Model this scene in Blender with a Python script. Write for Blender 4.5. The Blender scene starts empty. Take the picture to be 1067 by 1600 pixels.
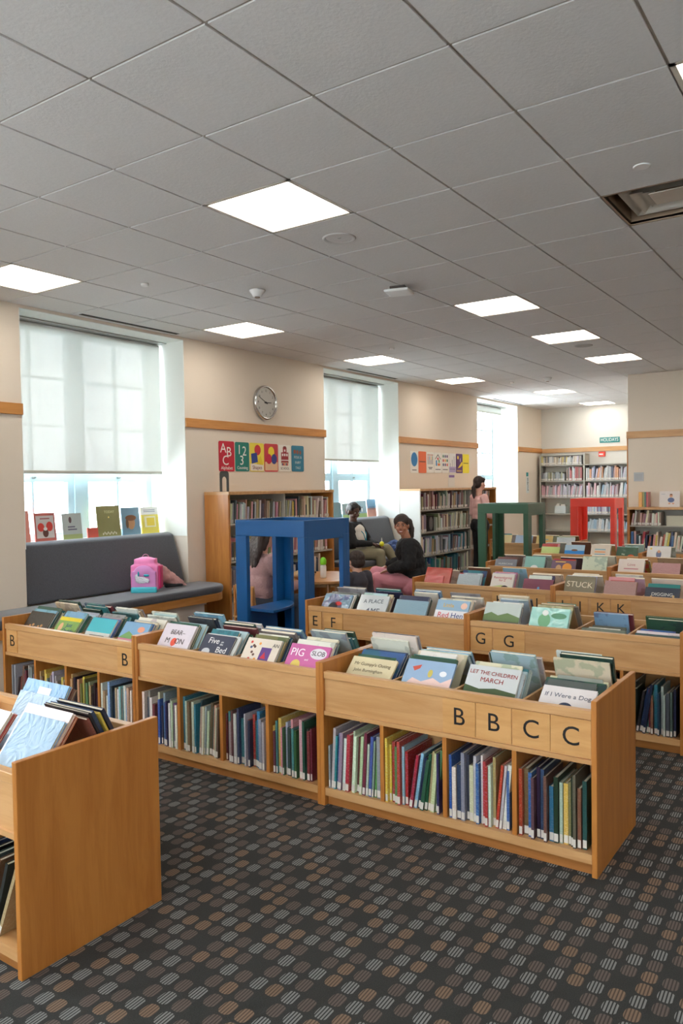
import bpy, bmesh, math, random
from mathutils import Vector, Matrix, Euler
random.seed(11)
PI = math.pi
SC = bpy.context.scene
COL = SC.collection

# ------------------------------------------------------------------ colours / materials
def lin(c):
    return tuple((v/255/12.92 if v/255 <= .04045 else ((v/255+.055)/1.055)**2.4) for v in c)
def rgba(c): return (*lin(c), 1.0)
_M = {}
def newmat(name):
    m = bpy.data.materials.new(name); m.use_nodes = True
    nt = m.node_tree; b = nt.nodes['Principled BSDF']
    _M[name] = m
    return m, nt, b
def plain(name, c, rough=.5, metal=0., coat=0., noise=0., scale=60., bump=0., spec=.5):
    if name in _M: return _M[name]
    m, nt, b = newmat(name)
    b.inputs['Base Color'].default_value = rgba(c)
    b.inputs['Roughness'].default_value = rough
    b.inputs['Metallic'].default_value = metal
    b.inputs['Coat Weight'].default_value = coat
    b.inputs['Specular IOR Level'].default_value = spec
    if noise or bump:
        tc = nt.nodes.new('ShaderNodeTexCoord'); n = nt.nodes.new('ShaderNodeTexNoise')
        n.inputs['Scale'].default_value = scale; n.inputs['Detail'].default_value = 4
        nt.links.new(tc.outputs['Object'], n.inputs['Vector'])
        if noise:
            r = nt.nodes.new('ShaderNodeMix'); r.data_type = 'RGBA'
            k = lambda f: (*[min(1, v*f) for v in lin(c)], 1)
            r.inputs['A'].default_value = k(1-noise); r.inputs['B'].default_value = k(1+noise)
            nt.links.new(n.outputs['Fac'], r.inputs['Factor']); nt.links.new(r.outputs['Result'], b.inputs['Base Color'])
        if bump:
            bp = nt.nodes.new('ShaderNodeBump'); bp.inputs['Strength'].default_value = bump; bp.inputs['Distance'].default_value = .01
            nt.links.new(n.outputs['Fac'], bp.inputs['Height']); nt.links.new(bp.outputs['Normal'], b.inputs['Normal'])
    return m
def wood(name, c1, c2, stretch, rough=.38, scale=1.):
    m, nt, b = newmat(name)
    tc = nt.nodes.new('ShaderNodeTexCoord'); mp = nt.nodes.new('ShaderNodeMapping')
    mp.inputs['Scale'].default_value = [s*scale for s in stretch]
    oi = nt.nodes.new('ShaderNodeObjectInfo'); ad = nt.nodes.new('ShaderNodeVectorMath'); ad.operation = 'ADD'
    sc = nt.nodes.new('ShaderNodeMath'); sc.operation = 'MULTIPLY'; sc.inputs[1].default_value = 9.
    nt.links.new(oi.outputs['Random'], sc.inputs[0])
    nt.links.new(tc.outputs['Object'], ad.inputs[0]); nt.links.new(sc.outputs[0], ad.inputs[1])
    nt.links.new(ad.outputs[0], mp.inputs['Vector'])
    n = nt.nodes.new('ShaderNodeTexNoise'); n.inputs['Scale'].default_value = 3.; n.inputs['Detail'].default_value = 6; n.inputs['Roughness'].default_value = .62
    n.inputs['Distortion'].default_value = .6
    nt.links.new(mp.outputs[0], n.inputs['Vector'])
    cr = nt.nodes.new('ShaderNodeValToRGB')
    cr.color_ramp.elements[0].position = .34; cr.color_ramp.elements[0].color = rgba(c2)
    cr.color_ramp.elements[1].position = .62; cr.color_ramp.elements[1].color = rgba(c1)
    nt.links.new(n.outputs['Fac'], cr.inputs[0]); nt.links.new(cr.outputs[0], b.inputs['Base Color'])
    b.inputs['Roughness'].default_value = rough
    b.inputs['Coat Weight'].default_value = .12; b.inputs['Coat Roughness'].default_value = .25
    bp = nt.nodes.new('ShaderNodeBump'); bp.inputs['Strength'].default_value = .06; bp.inputs['Distance'].default_value = .004
    nt.links.new(n.outputs['Fac'], bp.inputs['Height']); nt.links.new(bp.outputs[0], b.inputs['Normal'])
    return m
W1, W2 = (208, 163, 112), (190, 142, 90)
WOODH = wood('maple_horizontal', W1, W2, (6, .6, 6))
WOODV = wood('maple_vertical_shaded', (190, 126, 60), (170, 106, 46), (7, 7, .7))  # same maple, darkened: the end panels' shade is put into its colour
WOODC = wood('maple_card', (214, 165, 106), (196, 145, 86), (5, .8, 5))
WOODD = wood('maple_dark', (176, 118, 62), (158, 100, 48), (6, .6, 6))
WOODR = wood('oak_rail', (202, 141, 76), (184, 122, 60), (.6, 6, 8))
WALL = plain('beige_wall', (224, 211, 194), .85, noise=.012, scale=30, bump=.03)
WALLW = plain('white_wall', (218, 215, 207), .85)
JAMB = plain('white_jamb', (236, 238, 232), .7)
WHITE = plain('white_plastic', (235, 235, 232), .4)
GREYM = plain('grey_metal', (176, 176, 172), .45, metal=.3)
SHELFM = plain('shelf_metal', (172, 168, 156), .5, metal=.15)
BLACK = plain('black_ink', (22, 20, 20), .6)
DARK = plain('dark_slot', (30, 30, 30), .8)
FRAMEW = plain('pale_blue_window_frame', (176, 200, 210), .5)
PAPER = plain('page_paper', (226, 217, 196), .8, noise=.06, scale=150)
LABEL = plain('white_label', (216, 211, 202), .55)
TILE = plain('ceiling_tile', (220, 218, 216), .95, noise=.05, scale=70, bump=.15)
GRID = plain('ceiling_grid_metal', (168, 160, 148), .6)
BLUEP = plain('blue_paint', (12, 84, 142), .38, noise=.03, scale=8)
GREENP = plain('green_paint', (50, 86, 64), .4, noise=.03, scale=8)
REDP = plain('red_paint', (228, 66, 50), .4, noise=.03, scale=8)
SKIN_A = plain('skin_dark_brown', (92, 62, 50), .5)
SKIN_B = plain('skin_medium_brown', (172, 118, 92), .5)
SKIN_C = plain('skin_fair', (222, 172, 150), .5)

def hairmat(name, c):
    m, nt, b = newmat(name)
    tc = nt.nodes.new('ShaderNodeTexCoord'); mp = nt.nodes.new('ShaderNodeMapping'); mp.inputs['Scale'].default_value = (90, 90, 9)
    n = nt.nodes.new('ShaderNodeTexNoise'); n.inputs['Scale'].default_value = 1.; n.inputs['Detail'].default_value = 3
    nt.links.new(tc.outputs['Object'], mp.inputs[0]); nt.links.new(mp.outputs[0], n.inputs['Vector'])
    r = nt.nodes.new('ShaderNodeMix'); r.data_type = 'RGBA'
    r.inputs['A'].default_value = (*[v*.55 for v in lin(c)], 1); r.inputs['B'].default_value = (*[v*1.6 for v in lin(c)], 1)
    nt.links.new(n.outputs['Fac'], r.inputs['Factor']); nt.links.new(r.outputs['Result'], b.inputs['Base Color'])
    bp = nt.nodes.new('ShaderNodeBump'); bp.inputs['Strength'].default_value = .6; bp.inputs['Distance'].default_value = .01
    nt.links.new(n.outputs['Fac'], bp.inputs['Height']); nt.links.new(bp.outputs[0], b.inputs['Normal'])
    b.inputs['Roughness'].default_value = .58
    return m
HAIR_D = hairmat('hair_dark_brown', (48, 34, 28)); HAIR_M = hairmat('hair_brown', (52, 37, 30)); HAIR_K = hairmat('hair_black', (30, 25, 24))

def emis(name, c, s):
    m, nt, b = newmat(name)
    b.inputs['Base Color'].default_value = (0.8, .8, .8, 1)
    b.inputs['Emission Color'].default_value = rgba(c); b.inputs['Emission Strength'].default_value = s
    return m
LAMP = emis('lit_diffuser', (255, 246, 234), 8.0)

def glassmat():
    m, nt, b = newmat('window_glass')
    out = nt.nodes['Material Output']
    t = nt.nodes.new('ShaderNodeBsdfTransparent'); g = nt.nodes.new('ShaderNodeBsdfGlossy'); g.inputs['Roughness'].default_value = .02
    t.inputs['Color'].default_value = (.96, .98, .985, 1)
    mx = nt.nodes.new('ShaderNodeMixShader'); mx.inputs[0].default_value = .06
    nt.links.new(t.outputs[0], mx.inputs[1]); nt.links.new(g.outputs[0], mx.inputs[2]); nt.links.new(mx.outputs[0], out.inputs[0])
    return m
GLASS = glassmat()
def blindmat():
    m, nt, b = newmat('blind_fabric')
    out = nt.nodes['Material Output']
    d = nt.nodes.new('ShaderNodeBsdfDiffuse'); d.inputs[0].default_value = rgba((235, 238, 234))
    tl = nt.nodes.new('ShaderNodeBsdfTranslucent'); tl.inputs[0].default_value = rgba((238, 240, 236))
    tr = nt.nodes.new('ShaderNodeBsdfTransparent')
    a = nt.nodes.new('ShaderNodeMixShader'); a.inputs[0].default_value = .08
    c = nt.nodes.new('ShaderNodeMixShader'); c.inputs[0].default_value = .13
    nt.links.new(d.outputs[0], a.inputs[1]); nt.links.new(tl.outputs[0], a.inputs[2])
    nt.links.new(a.outputs[0], c.inputs[1]); nt.links.new(tr.outputs[0], c.inputs[2]); nt.links.new(c.outputs[0], out.inputs[0])
    return m
BLIND = blindmat()

# cover material: colour from the object's own colour, with printed blotches
def covermat(name, kind):
    m, nt, b = newmat(name)
    N = nt.nodes.new; L = nt.links.new
    oi = N('ShaderNodeObjectInfo'); tc = N('ShaderNodeTexCoord')
    ad = N('ShaderNodeVectorMath'); ad.operation = 'ADD'
    ml = N('ShaderNodeMath'); ml.operation = 'MULTIPLY'; ml.inputs[1].default_value = 37.
    L(oi.outputs['Random'], ml.inputs[0]); L(tc.outputs['Object'], ad.inputs[0]); L(ml.outputs[0], ad.inputs[1])
    n = N('ShaderNodeTexNoise'); n.inputs['Detail'].default_value = 3
    hs = N('ShaderNodeHueSaturation')
    h = N('ShaderNodeMath'); h.operation = 'MULTIPLY_ADD'
    L(oi.outputs['Random'], h.inputs[0])
    L(h.outputs[0], hs.inputs['Hue']); L(oi.outputs['Color'], hs.inputs['Color'])
    mx = N('ShaderNodeMix'); mx.data_type = 'RGBA'
    st = N('ShaderNodeMapRange')
    if kind == 'face':
        n.inputs['Scale'].default_value = 11
        h.inputs[1].default_value = .34; h.inputs[2].default_value = .33
        hs.inputs['Value'].default_value = .62
        st.inputs['From Min'].default_value = .53; st.inputs['From Max'].default_value = .57; st.inputs['To Max'].default_value = .75
        L(ad.outputs[0], n.inputs['Vector'])
    elif kind == 'plainface':
        n.inputs['Scale'].default_value = 5
        h.inputs[1].default_value = .04; h.inputs[2].default_value = .48
        hs.inputs['Value'].default_value = .8
        st.inputs['From Min'].default_value = .5; st.inputs['From Max'].default_value = .66; st.inputs['To Max'].default_value = .35
        L(ad.outputs[0], n.inputs['Vector'])
    else:
        mp = N('ShaderNodeMapping'); mp.inputs['Scale'].default_value = (60, 60, 190)
        L(ad.outputs[0], mp.inputs[0]); L(mp.outputs[0], n.inputs['Vector']); n.inputs['Scale'].default_value = 1.6
        n.inputs['Detail'].default_value = 1
        h.inputs[1].default_value = .4; h.inputs[2].default_value = .3
        hs.inputs['Value'].default_value = 1.6; hs.inputs['Saturation'].default_value = .5
        st.inputs['From Min'].default_value = .56; st.inputs['From Max'].default_value = .60; st.inputs['To Max'].default_value = .28
    L(n.outputs['Fac'], st.inputs['Value'])
    L(st.outputs[0], mx.inputs['Factor']); L(oi.outputs['Color'], mx.inputs['A']); L(hs.outputs[0], mx.inputs['B'])
    L(mx.outputs['Result'], b.inputs['Base Color'])
    b.inputs['Roughness'].default_value = .32
    b.inputs['Coat Weight'].default_value = .9 if kind != 'spine' else .35
    b.inputs['Coat Roughness'].default_value = .10
    n2 = N('ShaderNodeTexNoise'); n2.inputs['Scale'].default_value = 16; n2.inputs['Detail'].default_value = 2; n2.inputs['Distortion'].default_value = 1.2
    L(ad.outputs[0], n2.inputs['Vector'])
    bp = N('ShaderNodeBump'); bp.inputs['Strength'].default_value = .5; bp.inputs['Distance'].default_value = .01
    L(n2.outputs['Fac'], bp.inputs['Height']); L(bp.outputs[0], b.inputs['Coat Normal'])
    return m
COVER = covermat('printed_cover', 'face'); COVERP = covermat('plain_cover', 'plainface'); SPINE = covermat('printed_spine', 'spine')

def foilmat():
    m, nt, b = newmat('crinkled_plastic_jacket')
    N = nt.nodes.new; L = nt.links.new
    oi = N('ShaderNodeObjectInfo'); L(oi.outputs['Color'], b.inputs['Base Color'])
    tc = N('ShaderNodeTexCoord'); n = N('ShaderNodeTexNoise'); n.inputs['Scale'].default_value = 13; n.inputs['Distortion'].default_value = 2.5
    L(tc.outputs['Object'], n.inputs['Vector'])
    bp = N('ShaderNodeBump'); bp.inputs['Strength'].default_value = .45; bp.inputs['Distance'].default_value = .012
    L(n.outputs['Fac'], bp.inputs['Height']); L(bp.outputs[0], b.inputs['Normal']); L(bp.outputs[0], b.inputs['Coat Normal'])
    b.inputs['Roughness'].default_value = .42; b.inputs['Coat Weight'].default_value = .3; b.inputs['Coat Roughness'].default_value = .15
    return m
FOIL = foilmat()

def carpetmat():
    m, nt, b = newmat('dotted_carpet')
    N = nt.nodes.new; L = nt.links.new
    def mth(op, a, c=None, d=None):
        n = N('ShaderNodeMath'); n.operation = op
        for i, v in enumerate((a, c, d)):
            if v is None: continue
            if isinstance(v, (int, float)): n.inputs[i].default_value = v
            else: L(v, n.inputs[i])
        return n.outputs[0]
    g = N('ShaderNodeNewGeometry'); s = N('ShaderNodeSeparateXYZ'); L(g.outputs['Position'], s.inputs[0])
    fx = mth('MULTIPLY', mth('SUBTRACT', s.outputs[0], .054), 1/.0693)
    fy = mth('MULTIPLY', mth('ADD', s.outputs[1], .671), -1/.063)
    i = mth('FLOOR', mth('ADD', fx, .5)); j = mth('FLOOR', mth('ADD', fy, .5))
    u = mth('SUBTRACT', fx, i); v = mth('SUBTRACT', fy, j)
    e = mth('ADD', mth('POWER', mth('DIVIDE', mth('ABSOLUTE', u), .43), 2.8), mth('POWER', mth('DIVIDE', mth('ABSOLUTE', v), .38), 2.8))
    dot = mth('LESS_THAN', e, 1.)
    ie = mth('LESS_THAN', mth('FLOORED_MODULO', i, 2.), .5)
    s4 = mth('FLOORED_MODULO', mth('ADD', i, j), 4.)
    miss = mth('MULTIPLY', ie, mth('GREATER_THAN', s4, 2.5))
    dot = mth('MULTIPLY', dot, mth('SUBTRACT', 1., miss))
    p = mth('ADD', v, mth('MULTIPLY', u, .05))
    stripe = mth('GREATER_THAN', mth('FLOORED_MODULO', mth('DIVIDE', p, .165), 1.), .42)
    odd = mth('GREATER_THAN', mth('FLOORED_MODULO', mth('ADD', i, j), 2.), .5)
    cb = N('ShaderNodeCombineXYZ'); L(i, cb.inputs[0]); L(j, cb.inputs[1])
    wn = N('ShaderNodeTexWhiteNoise'); wn.noise_dimensions = '3D'; L(cb.outputs[0], wn.inputs['Vector'])
    org = mth('LESS_THAN', wn.outputs['Value'], .2)
    def mix(f, a, c):
        n = N('ShaderNodeMix'); n.data_type = 'RGBA'; L(f, n.inputs['Factor'])
        for k, q in (('A', a), ('B', c)):
            if isinstance(q, tuple): n.inputs[k].default_value = rgba(q)
            else: L(q, n.inputs[k])
        return n.outputs['Result']
    cs = mix(org, mix(odd, (98, 88, 83), (126, 127, 126)), (124, 104, 88))
    cd = mix(org, mix(odd, (68, 62, 60), (52, 53, 53)), (84, 71, 62))
    c = mix(stripe, cd, cs)
    nz = N('ShaderNodeTexNoise'); nz.inputs['Scale'].default_value = 260; L(g.outputs['Position'], nz.inputs['Vector'])
    base = mix(nz.outputs['Fac'], (42, 43, 43), (67, 68, 66))
    fin = mix(dot, base, c)
    L(fin, b.inputs['Base Color']); b.inputs['Roughness'].default_value = .95; b.inputs['Specular IOR Level'].default_value = .15
    bp = N('ShaderNodeBump'); bp.inputs['Strength'].default_value = .4; bp.inputs['Distance'].default_value = .004
    L(nz.outputs['Fac'], bp.inputs['Height']); L(bp.outputs[0], b.inputs['Normal'])
    return m
CARPET = carpetmat()

def fabric(name, c, scale=(200, 200, 14)):
    m, nt, b = newmat(name)
    N = nt.nodes.new; L = nt.links.new
    tc = N('ShaderNodeTexCoord'); mp = N('ShaderNodeMapping'); mp.inputs['Scale'].default_value = scale
    n = N('ShaderNodeTexNoise'); n.inputs['Scale'].default_value = 1.; n.inputs['Detail'].default_value = 3
    L(tc.outputs['Object'], mp.inputs[0]); L(mp.outputs[0], n.inputs['Vector'])
    r = N('ShaderNodeMix'); r.data_type = 'RGBA'
    r.inputs['A'].default_value = (*[v*.6 for v in lin(c)], 1); r.inputs['B'].default_value = (*[v*1.45 for v in lin(c)], 1)
    L(n.outputs['Fac'], r.inputs['Factor']); L(r.outputs['Result'], b.inputs['Base Color'])
    b.inputs['Roughness'].default_value = .8; b.inputs['Sheen Weight'].default_value = .3
    return m
BENCH = fabric('charcoal_woven_fabric', (70, 71, 78))

# ------------------------------------------------------------------ mesh building
class MB:
    def __init__(s): s.v = []; s.f = []; s.mi = []; s.sm = []
    def add(s, vs, fs, mi=0, smooth=False):
        o = len(s.v); s.v += [tuple(v) for v in vs]
        for f in fs: s.f.append(tuple(i+o for i in f)); s.mi.append(mi); s.sm.append(smooth)
        return s
    def box(s, x0, y0, z0, x1, y1, z1, mi=0, M=None):
        vs = [Vector((x, y, z)) for z in (z0, z1) for y in (y0, y1) for x in (x0, x1)]
        if M: vs = [M @ v for v in vs]
        fs = [(0, 2, 3, 1), (4, 5, 7, 6), (0, 1, 5, 4), (2, 6, 7, 3), (0, 4, 6, 2), (1, 3, 7, 5)]
        if isinstance(mi, (list, tuple)):
            for f, k in zip(fs, mi): s.add([vs[i] for i in f], [(0, 1, 2, 3)], k)
            return s
        return s.add(vs, fs, mi)
    def lathe(s, prof, n=32, c=(0, 0, 0), axis='z', mi=0, caps=True, smooth=True, M=None):
        vs = []
        for r, h in prof:
            for k in range(n):
                a = 2*PI*k/n; x, y = r*math.cos(a), r*math.sin(a)
                p = {'z': (x, y, h), 'y': (x, h, -y), 'x': (h, x, y)}[axis]
                vs.append(Vector(p)+Vector(c))
        if M: vs = [M @ v for v in vs]
        fs = []
        for i in range(len(prof)-1):
            for k in range(n):
                k2 = (k+1) % n
                fs.append((i*n+k, i*n+k2, (i+1)*n+k2, (i+1)*n+k))
        s.add(vs, fs, mi, smooth)
        if caps:
            o = len(s.v)-len(vs)
            s.f.append(tuple(o+k for k in range(n))[::-1]); s.mi.append(mi); s.sm.append(False)
            s.f.append(tuple(o+(len(prof)-1)*n+k for k in range(n))); s.mi.append(mi); s.sm.append(False)
        return s
    def prism(s, poly, z0, z1, mi=0, M=None, smooth=False):
        n = len(poly); vs = [Vector((x, y, z)) for z in (z0, z1) for x, y in poly]
        if M: vs = [M @ v for v in vs]
        fs = [tuple(range(n))[::-1], tuple(range(n, 2*n))] + [(k, (k+1) % n, n+(k+1) % n, n+k) for k in range(n)]
        return s.add(vs, fs, mi)
    def capsule(s, p0, p1, r0, r1, n=14, m=5):
        p0, p1 = Vector(p0), Vector(p1); d = p1-p0; L = d.length
        q = d.to_track_quat('Z', 'Y').to_matrix() if L > 1e-6 else Matrix.Identity(3)
        prof = [(r0*math.cos(a), r0*math.sin(a)) for a in [-PI/2+.08+(PI/2-.08)*k/m for k in range(m+1)]]
        prof += [(r1*math.cos(a), L+r1*math.sin(a)) for a in [(PI/2-.08)*k/m for k in range(m+1)]]
        M = Matrix.Translation(p0) @ q.to_4x4()
        return s.lathe(prof, n, M=M)
    def ell(s, c, r, M=None, n=20, m=12, rot=None):
        prof = [(math.cos(a), math.sin(a)) for a in [-PI/2+.06+(PI-.12)*k/m for k in range(m+1)]]
        T = Matrix.Translation(Vector(c)) @ (Euler(rot).to_matrix().to_4x4() if rot else Matrix.Identity(4)) @ Matrix.Diagonal((*r, 1))
        if M: T = M @ T
        return s.lathe(prof, n, M=T)
    def mesh(s, name, mats):
        me = bpy.data.meshes.new(name); me.from_pydata(s.v, [], s.f)
        for m in (mats if isinstance(mats, (list, tuple)) else [mats]): me.materials.append(m)
        me.polygons.foreach_set('material_index', s.mi); me.polygons.foreach_set('use_smooth', s.sm)
        me.update(); return me
    def build(s, name, mats, parent=None, loc=(0, 0, 0), M=None):
        o = bpy.data.objects.new(name, s.mesh(name, mats)); COL.objects.link(o)
        if M is not None: o.matrix_basis = M
        else: o.location = loc
        if parent: o.parent = parent
        return o
def bx(name, mats, parent, *b, mi=0):
    """a box with its origin at its centre"""
    c = [(b[i]+b[i+3])/2 for i in range(3)]
    m = MB().box(*[b[i]-c[i % 3] for i in range(6)], mi=mi)
    return m.build(name, mats, parent, c)
def bevel(o, w=.004, seg=2):
    md = o.modifiers.new('bevel', 'BEVEL'); md.width = w; md.segments = seg; md.limit_method = 'ANGLE'; return o
def empty(name, loc=(0, 0, 0), rz=0, M=None):
    o = bpy.data.objects.new(name, None); COL.objects.link(o); o.empty_display_size = .1
    if M is not None: o.matrix_basis = M
    else: o.location = loc; o.rotation_euler = (0, 0, rz)
    return o
def tag(o, label, cat, group=None):
    o['label'] = label; o['category'] = cat
    if group: o['group'] = group
    return o
def thing(name, label, cat, loc=(0, 0, 0), rz=0, group=None, M=None):
    return tag(empty(name, loc, rz, M), label, cat, group)
def struct(o): o['kind'] = 'structure'; return o
def frame(o, x, z, loc):
    """matrix with local X along x, local Y along z (text / flat art), normal x cross z"""
    x = Vector(x).normalized(); z = Vector(z).normalized(); n = x.cross(z)
    M = Matrix((x, z, n)).transposed().to_4x4(); M.translation = Vector(loc); return M
def text(name, body, size, mat, parent, x, up, loc, depth=.0004, align='CENTER', sx=1., spacing=1., line=.85):
    c = bpy.data.curves.new(name, 'FONT'); c.body = body; c.size = size; c.extrude = depth
    c.align_x = align; c.align_y = 'CENTER'; c.space_character = spacing; c.space_line = line
    c.resolution_u = 4
    c.materials.append(mat)
    o = bpy.data.objects.new(name, c); COL.objects.link(o)
    o.matrix_basis = frame(None, x, up, loc) @ Matrix.Diagonal((sx, 1, 1, 1)); o.parent = parent
    return o
def ink(c): return plain('ink_%d_%d_%d' % c, c, .5)
def evalmesh(o, name):
    dg = bpy.context.evaluated_depsgraph_get(); me = bpy.data.meshes.new_from_object(o.evaluated_get(dg)); me.name = name; return me
def blob(name, mb, mat, parent, voxel=.01, smooth=3, noise=None, loc=(0, 0, 0), factor=.6):
    """one continuous surface grown over the shapes collected in mb"""
    me = mb.mesh(name, mat); o = bpy.data.objects.new(name, me); COL.objects.link(o)
    r = o.modifiers.new('r', 'REMESH'); r.mode = 'VOXEL'; r.voxel_size = voxel; r.use_smooth_shade = True
    s = o.modifiers.new('s', 'SMOOTH'); s.iterations = smooth; s.factor = factor
    if noise:
        t = bpy.data.textures.new(name, 'CLOUDS'); t.noise_scale = noise[0]
        d = o.modifiers.new('d', 'DISPLACE'); d.texture = t; d.strength = noise[1]; d.mid_level = .5; d.texture_coords = 'LOCAL'
    bpy.context.view_layer.update()
    me2 = evalmesh(o, name); o.modifiers.clear(); o.data = me2
    me2.materials.clear(); me2.materials.append(mat)
    me2.polygons.foreach_set('material_index', [0]*len(me2.polygons))
    me2.polygons.foreach_set('use_smooth', [True]*len(me2.polygons))
    o.location = loc
    if parent: o.parent = parent
    return o

# ------------------------------------------------------------------ camera
F = 1218.959
R3 = ((0.0, 0.0, 0.0),)*3
yaw, pit, rol = 6.04615745e-01, -3.25377278e-02, -1.56049055e-02
fwd = Vector((math.cos(pit)*math.cos(yaw), math.cos(pit)*math.sin(yaw), math.sin(pit)))
rt = fwd.cross(Vector((0, 0, 1))).normalized(); up = rt.cross(fwd)
r2 = rt*math.cos(rol)+up*math.sin(rol); u2 = -rt*math.sin(rol)+up*math.cos(rol)
cam = bpy.data.cameras.new('camera'); co = bpy.data.objects.new('camera', cam); COL.objects.link(co)
Mc = Matrix((r2, u2, -fwd)).transposed().to_4x4(); Mc.translation = Vector((-1.96318, -1.88609, 1.55)); co.matrix_world = Mc
cam.sensor_fit = 'VERTICAL'; cam.sensor_height = 24; cam.lens = F*24/1600; cam.clip_start = .05; cam.clip_end = 200
SC.camera = co
L2 = .6096; ZC = 3.121; YW = 4.07

# ------------------------------------------------------------------ room shell
XB, XE, YR = -4.0, 14.2, -6.0
struct(MB().box(XB, YR, -.06, XE+.3, 5., 0).build('floor', CARPET))
WIN = [(1.94, 3.82), (6.29, 8.2), (10.98, 12.87)]
WALLWIN = [(-2.75, -.87)]+WIN     # one more window, unseen, added to the row for its daylight
mb = MB()
x = XB
for a, b_ in WALLWIN:
    mb.box(x, YW, 0, a, 4.72, 3.3); x = b_
    mb.box(a, 4.395 if a in (1.94, 6.29) else YW, 0, b_, 4.72, 1.06); mb.box(a, YW, 3.095, b_, 4.72, 3.3)
mb.box(x, YW, 0, XE+.2, 4.72, 3.3)
struct(mb.build('wall_left', WALL))
struct(bx('wall_back', WALLW, None, XE, 1.17, 0, XE+.2, YW, 3.3))
struct(bx('wall_right_corner', WALL, None, 9.9, YR, 0, XE+.2, 1.17, 3.3))
struct(bx('wall_right', WALL, None, XB, YR-.2, 0, 9.9, YR, 3.3))
# unseen wall behind the camera; its windows are added to light the bin fronts
mb = MB(); y = YR-.2
ADDED_WIN = [(-4.4, -3.0), (-.9, .4), (2.3, 3.4)]
for a, b_ in ADDED_WIN:
    mb.box(XB-.3, y, 0, XB, a, 3.3); y = b_
    mb.box(XB-.3, a, 0, XB, b_, .9); mb.box(XB-.3, a, 3.0, XB, b_, 3.3)
mb.box(XB-.3, y, 0, XB, 4.72, 3.3)
struct(mb.build('wall_front', WALL))
for n, (a, b_) in enumerate(ADDED_WIN):
    w_ = struct(bx('window_%d' % (n+5), GLASS, None, XB-.2, a, .9, XB-.196, b_, 3.0))  # unseen added window that lets in extra daylight
    fr = MB(); c = w_.location
    for y0 in (a, (a+b_)/2-.03, b_-.06): fr.box(-.03, y0-c.y, .9-c.z, .03, y0+.06-c.y, 3.0-c.z)
    for z0 in (.9, 1.9, 2.94): fr.box(-.03, a-c.y, z0-c.z, .03, b_-c.y, z0+.06-c.z)
    fr.build('sash_frame', FRAMEW, w_)
# ceiling tiles on a metal grid
cells_l = [(2, 5), (6, 5), (10, 5), (14, 5), (18, 4), (22, 4), (2, 1), (7, 1), (10, 1), (13, 1), (2, -3), (6, -3), (10, -3), (14, -3),
           (-3, 1), (-3, 5), (-3, -3), (-3, -7), (2, -7), (7, -7), (12, -7)]
cells_l = [c for c in cells_l if not (c[0] == 6 and c[1] == -3)] + [(7, -3)]  # cells missing from lab are unseen panels, added to light the room
vent = (4, -2)
mb = MB(); g = .007
for i in range(-7, 24):
    for j in range(-10, 7):
        if (i, j) in cells_l or (i, j) == vent: continue
        x0, x1 = max(XB, i*L2+g), min(XE, (i+1)*L2-g); y0, y1 = max(YR, j*L2+g), min(YW, (j+1)*L2-g)
        if x0 >= x1 or y0 >= y1: continue
        mb.box(x0, y0, ZC, x1, y1, ZC+.012)
ce = struct(mb.build('ceiling', TILE))
mb = MB()
for i in range(-7, 25):
    if XB < i*L2 < XE: mb.box(i*L2-.012, YR, ZC+.0065, i*L2+.012, YW, ZC+.02)
for j in range(-10, 8):
    if YR < j*L2 < YW:
        mb.box(XB, j*L2-.012, ZC+.007, XE, j*L2+.012, ZC+.0205)
mb.build('ceiling_grid', GRID, ce)
MB().box(XB, YR, ZC+.2, XE, YW, ZC+.24).build('slab', DARK, ce)
# rails
def trim(n, *b, mat=WOODR): return struct(bevel(bx('trim_%d' % n, mat, None, *b), .004))
k = 1
for a, b_ in [(XB, 1.945), (3.82, 6.31), (8.19, 10.99), (12.86, XE)]:
    trim(k, a, YW-.022, 2.195, b_, YW+.001, 2.29); k += 1
trim(k, XE-.022, 1.17, 2.19, XE, YW-.022, 2.28, mat=WOODH); k += 1
trim(k, 9.878, YR, 2.19, 9.9, 1.19, 2.29, mat=WOODH); k += 1
trim(k, 9.9, 1.17, 0, 9.92, 1.19, 2.2, mat=WOODV); k += 1
struct(bx('baseboard_left', WOODR, None, 3.8, YW-.03, 0, 6.29, YW, .31))
struct(bx('baseboard_window', WOODR, None, XB, YW-.09, 0, 1.93, YW, .50))
struct(bx('baseboard_back', WOODR, None, XE-.02, 1.2, 0, XE, YW-.1, .12))

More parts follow.
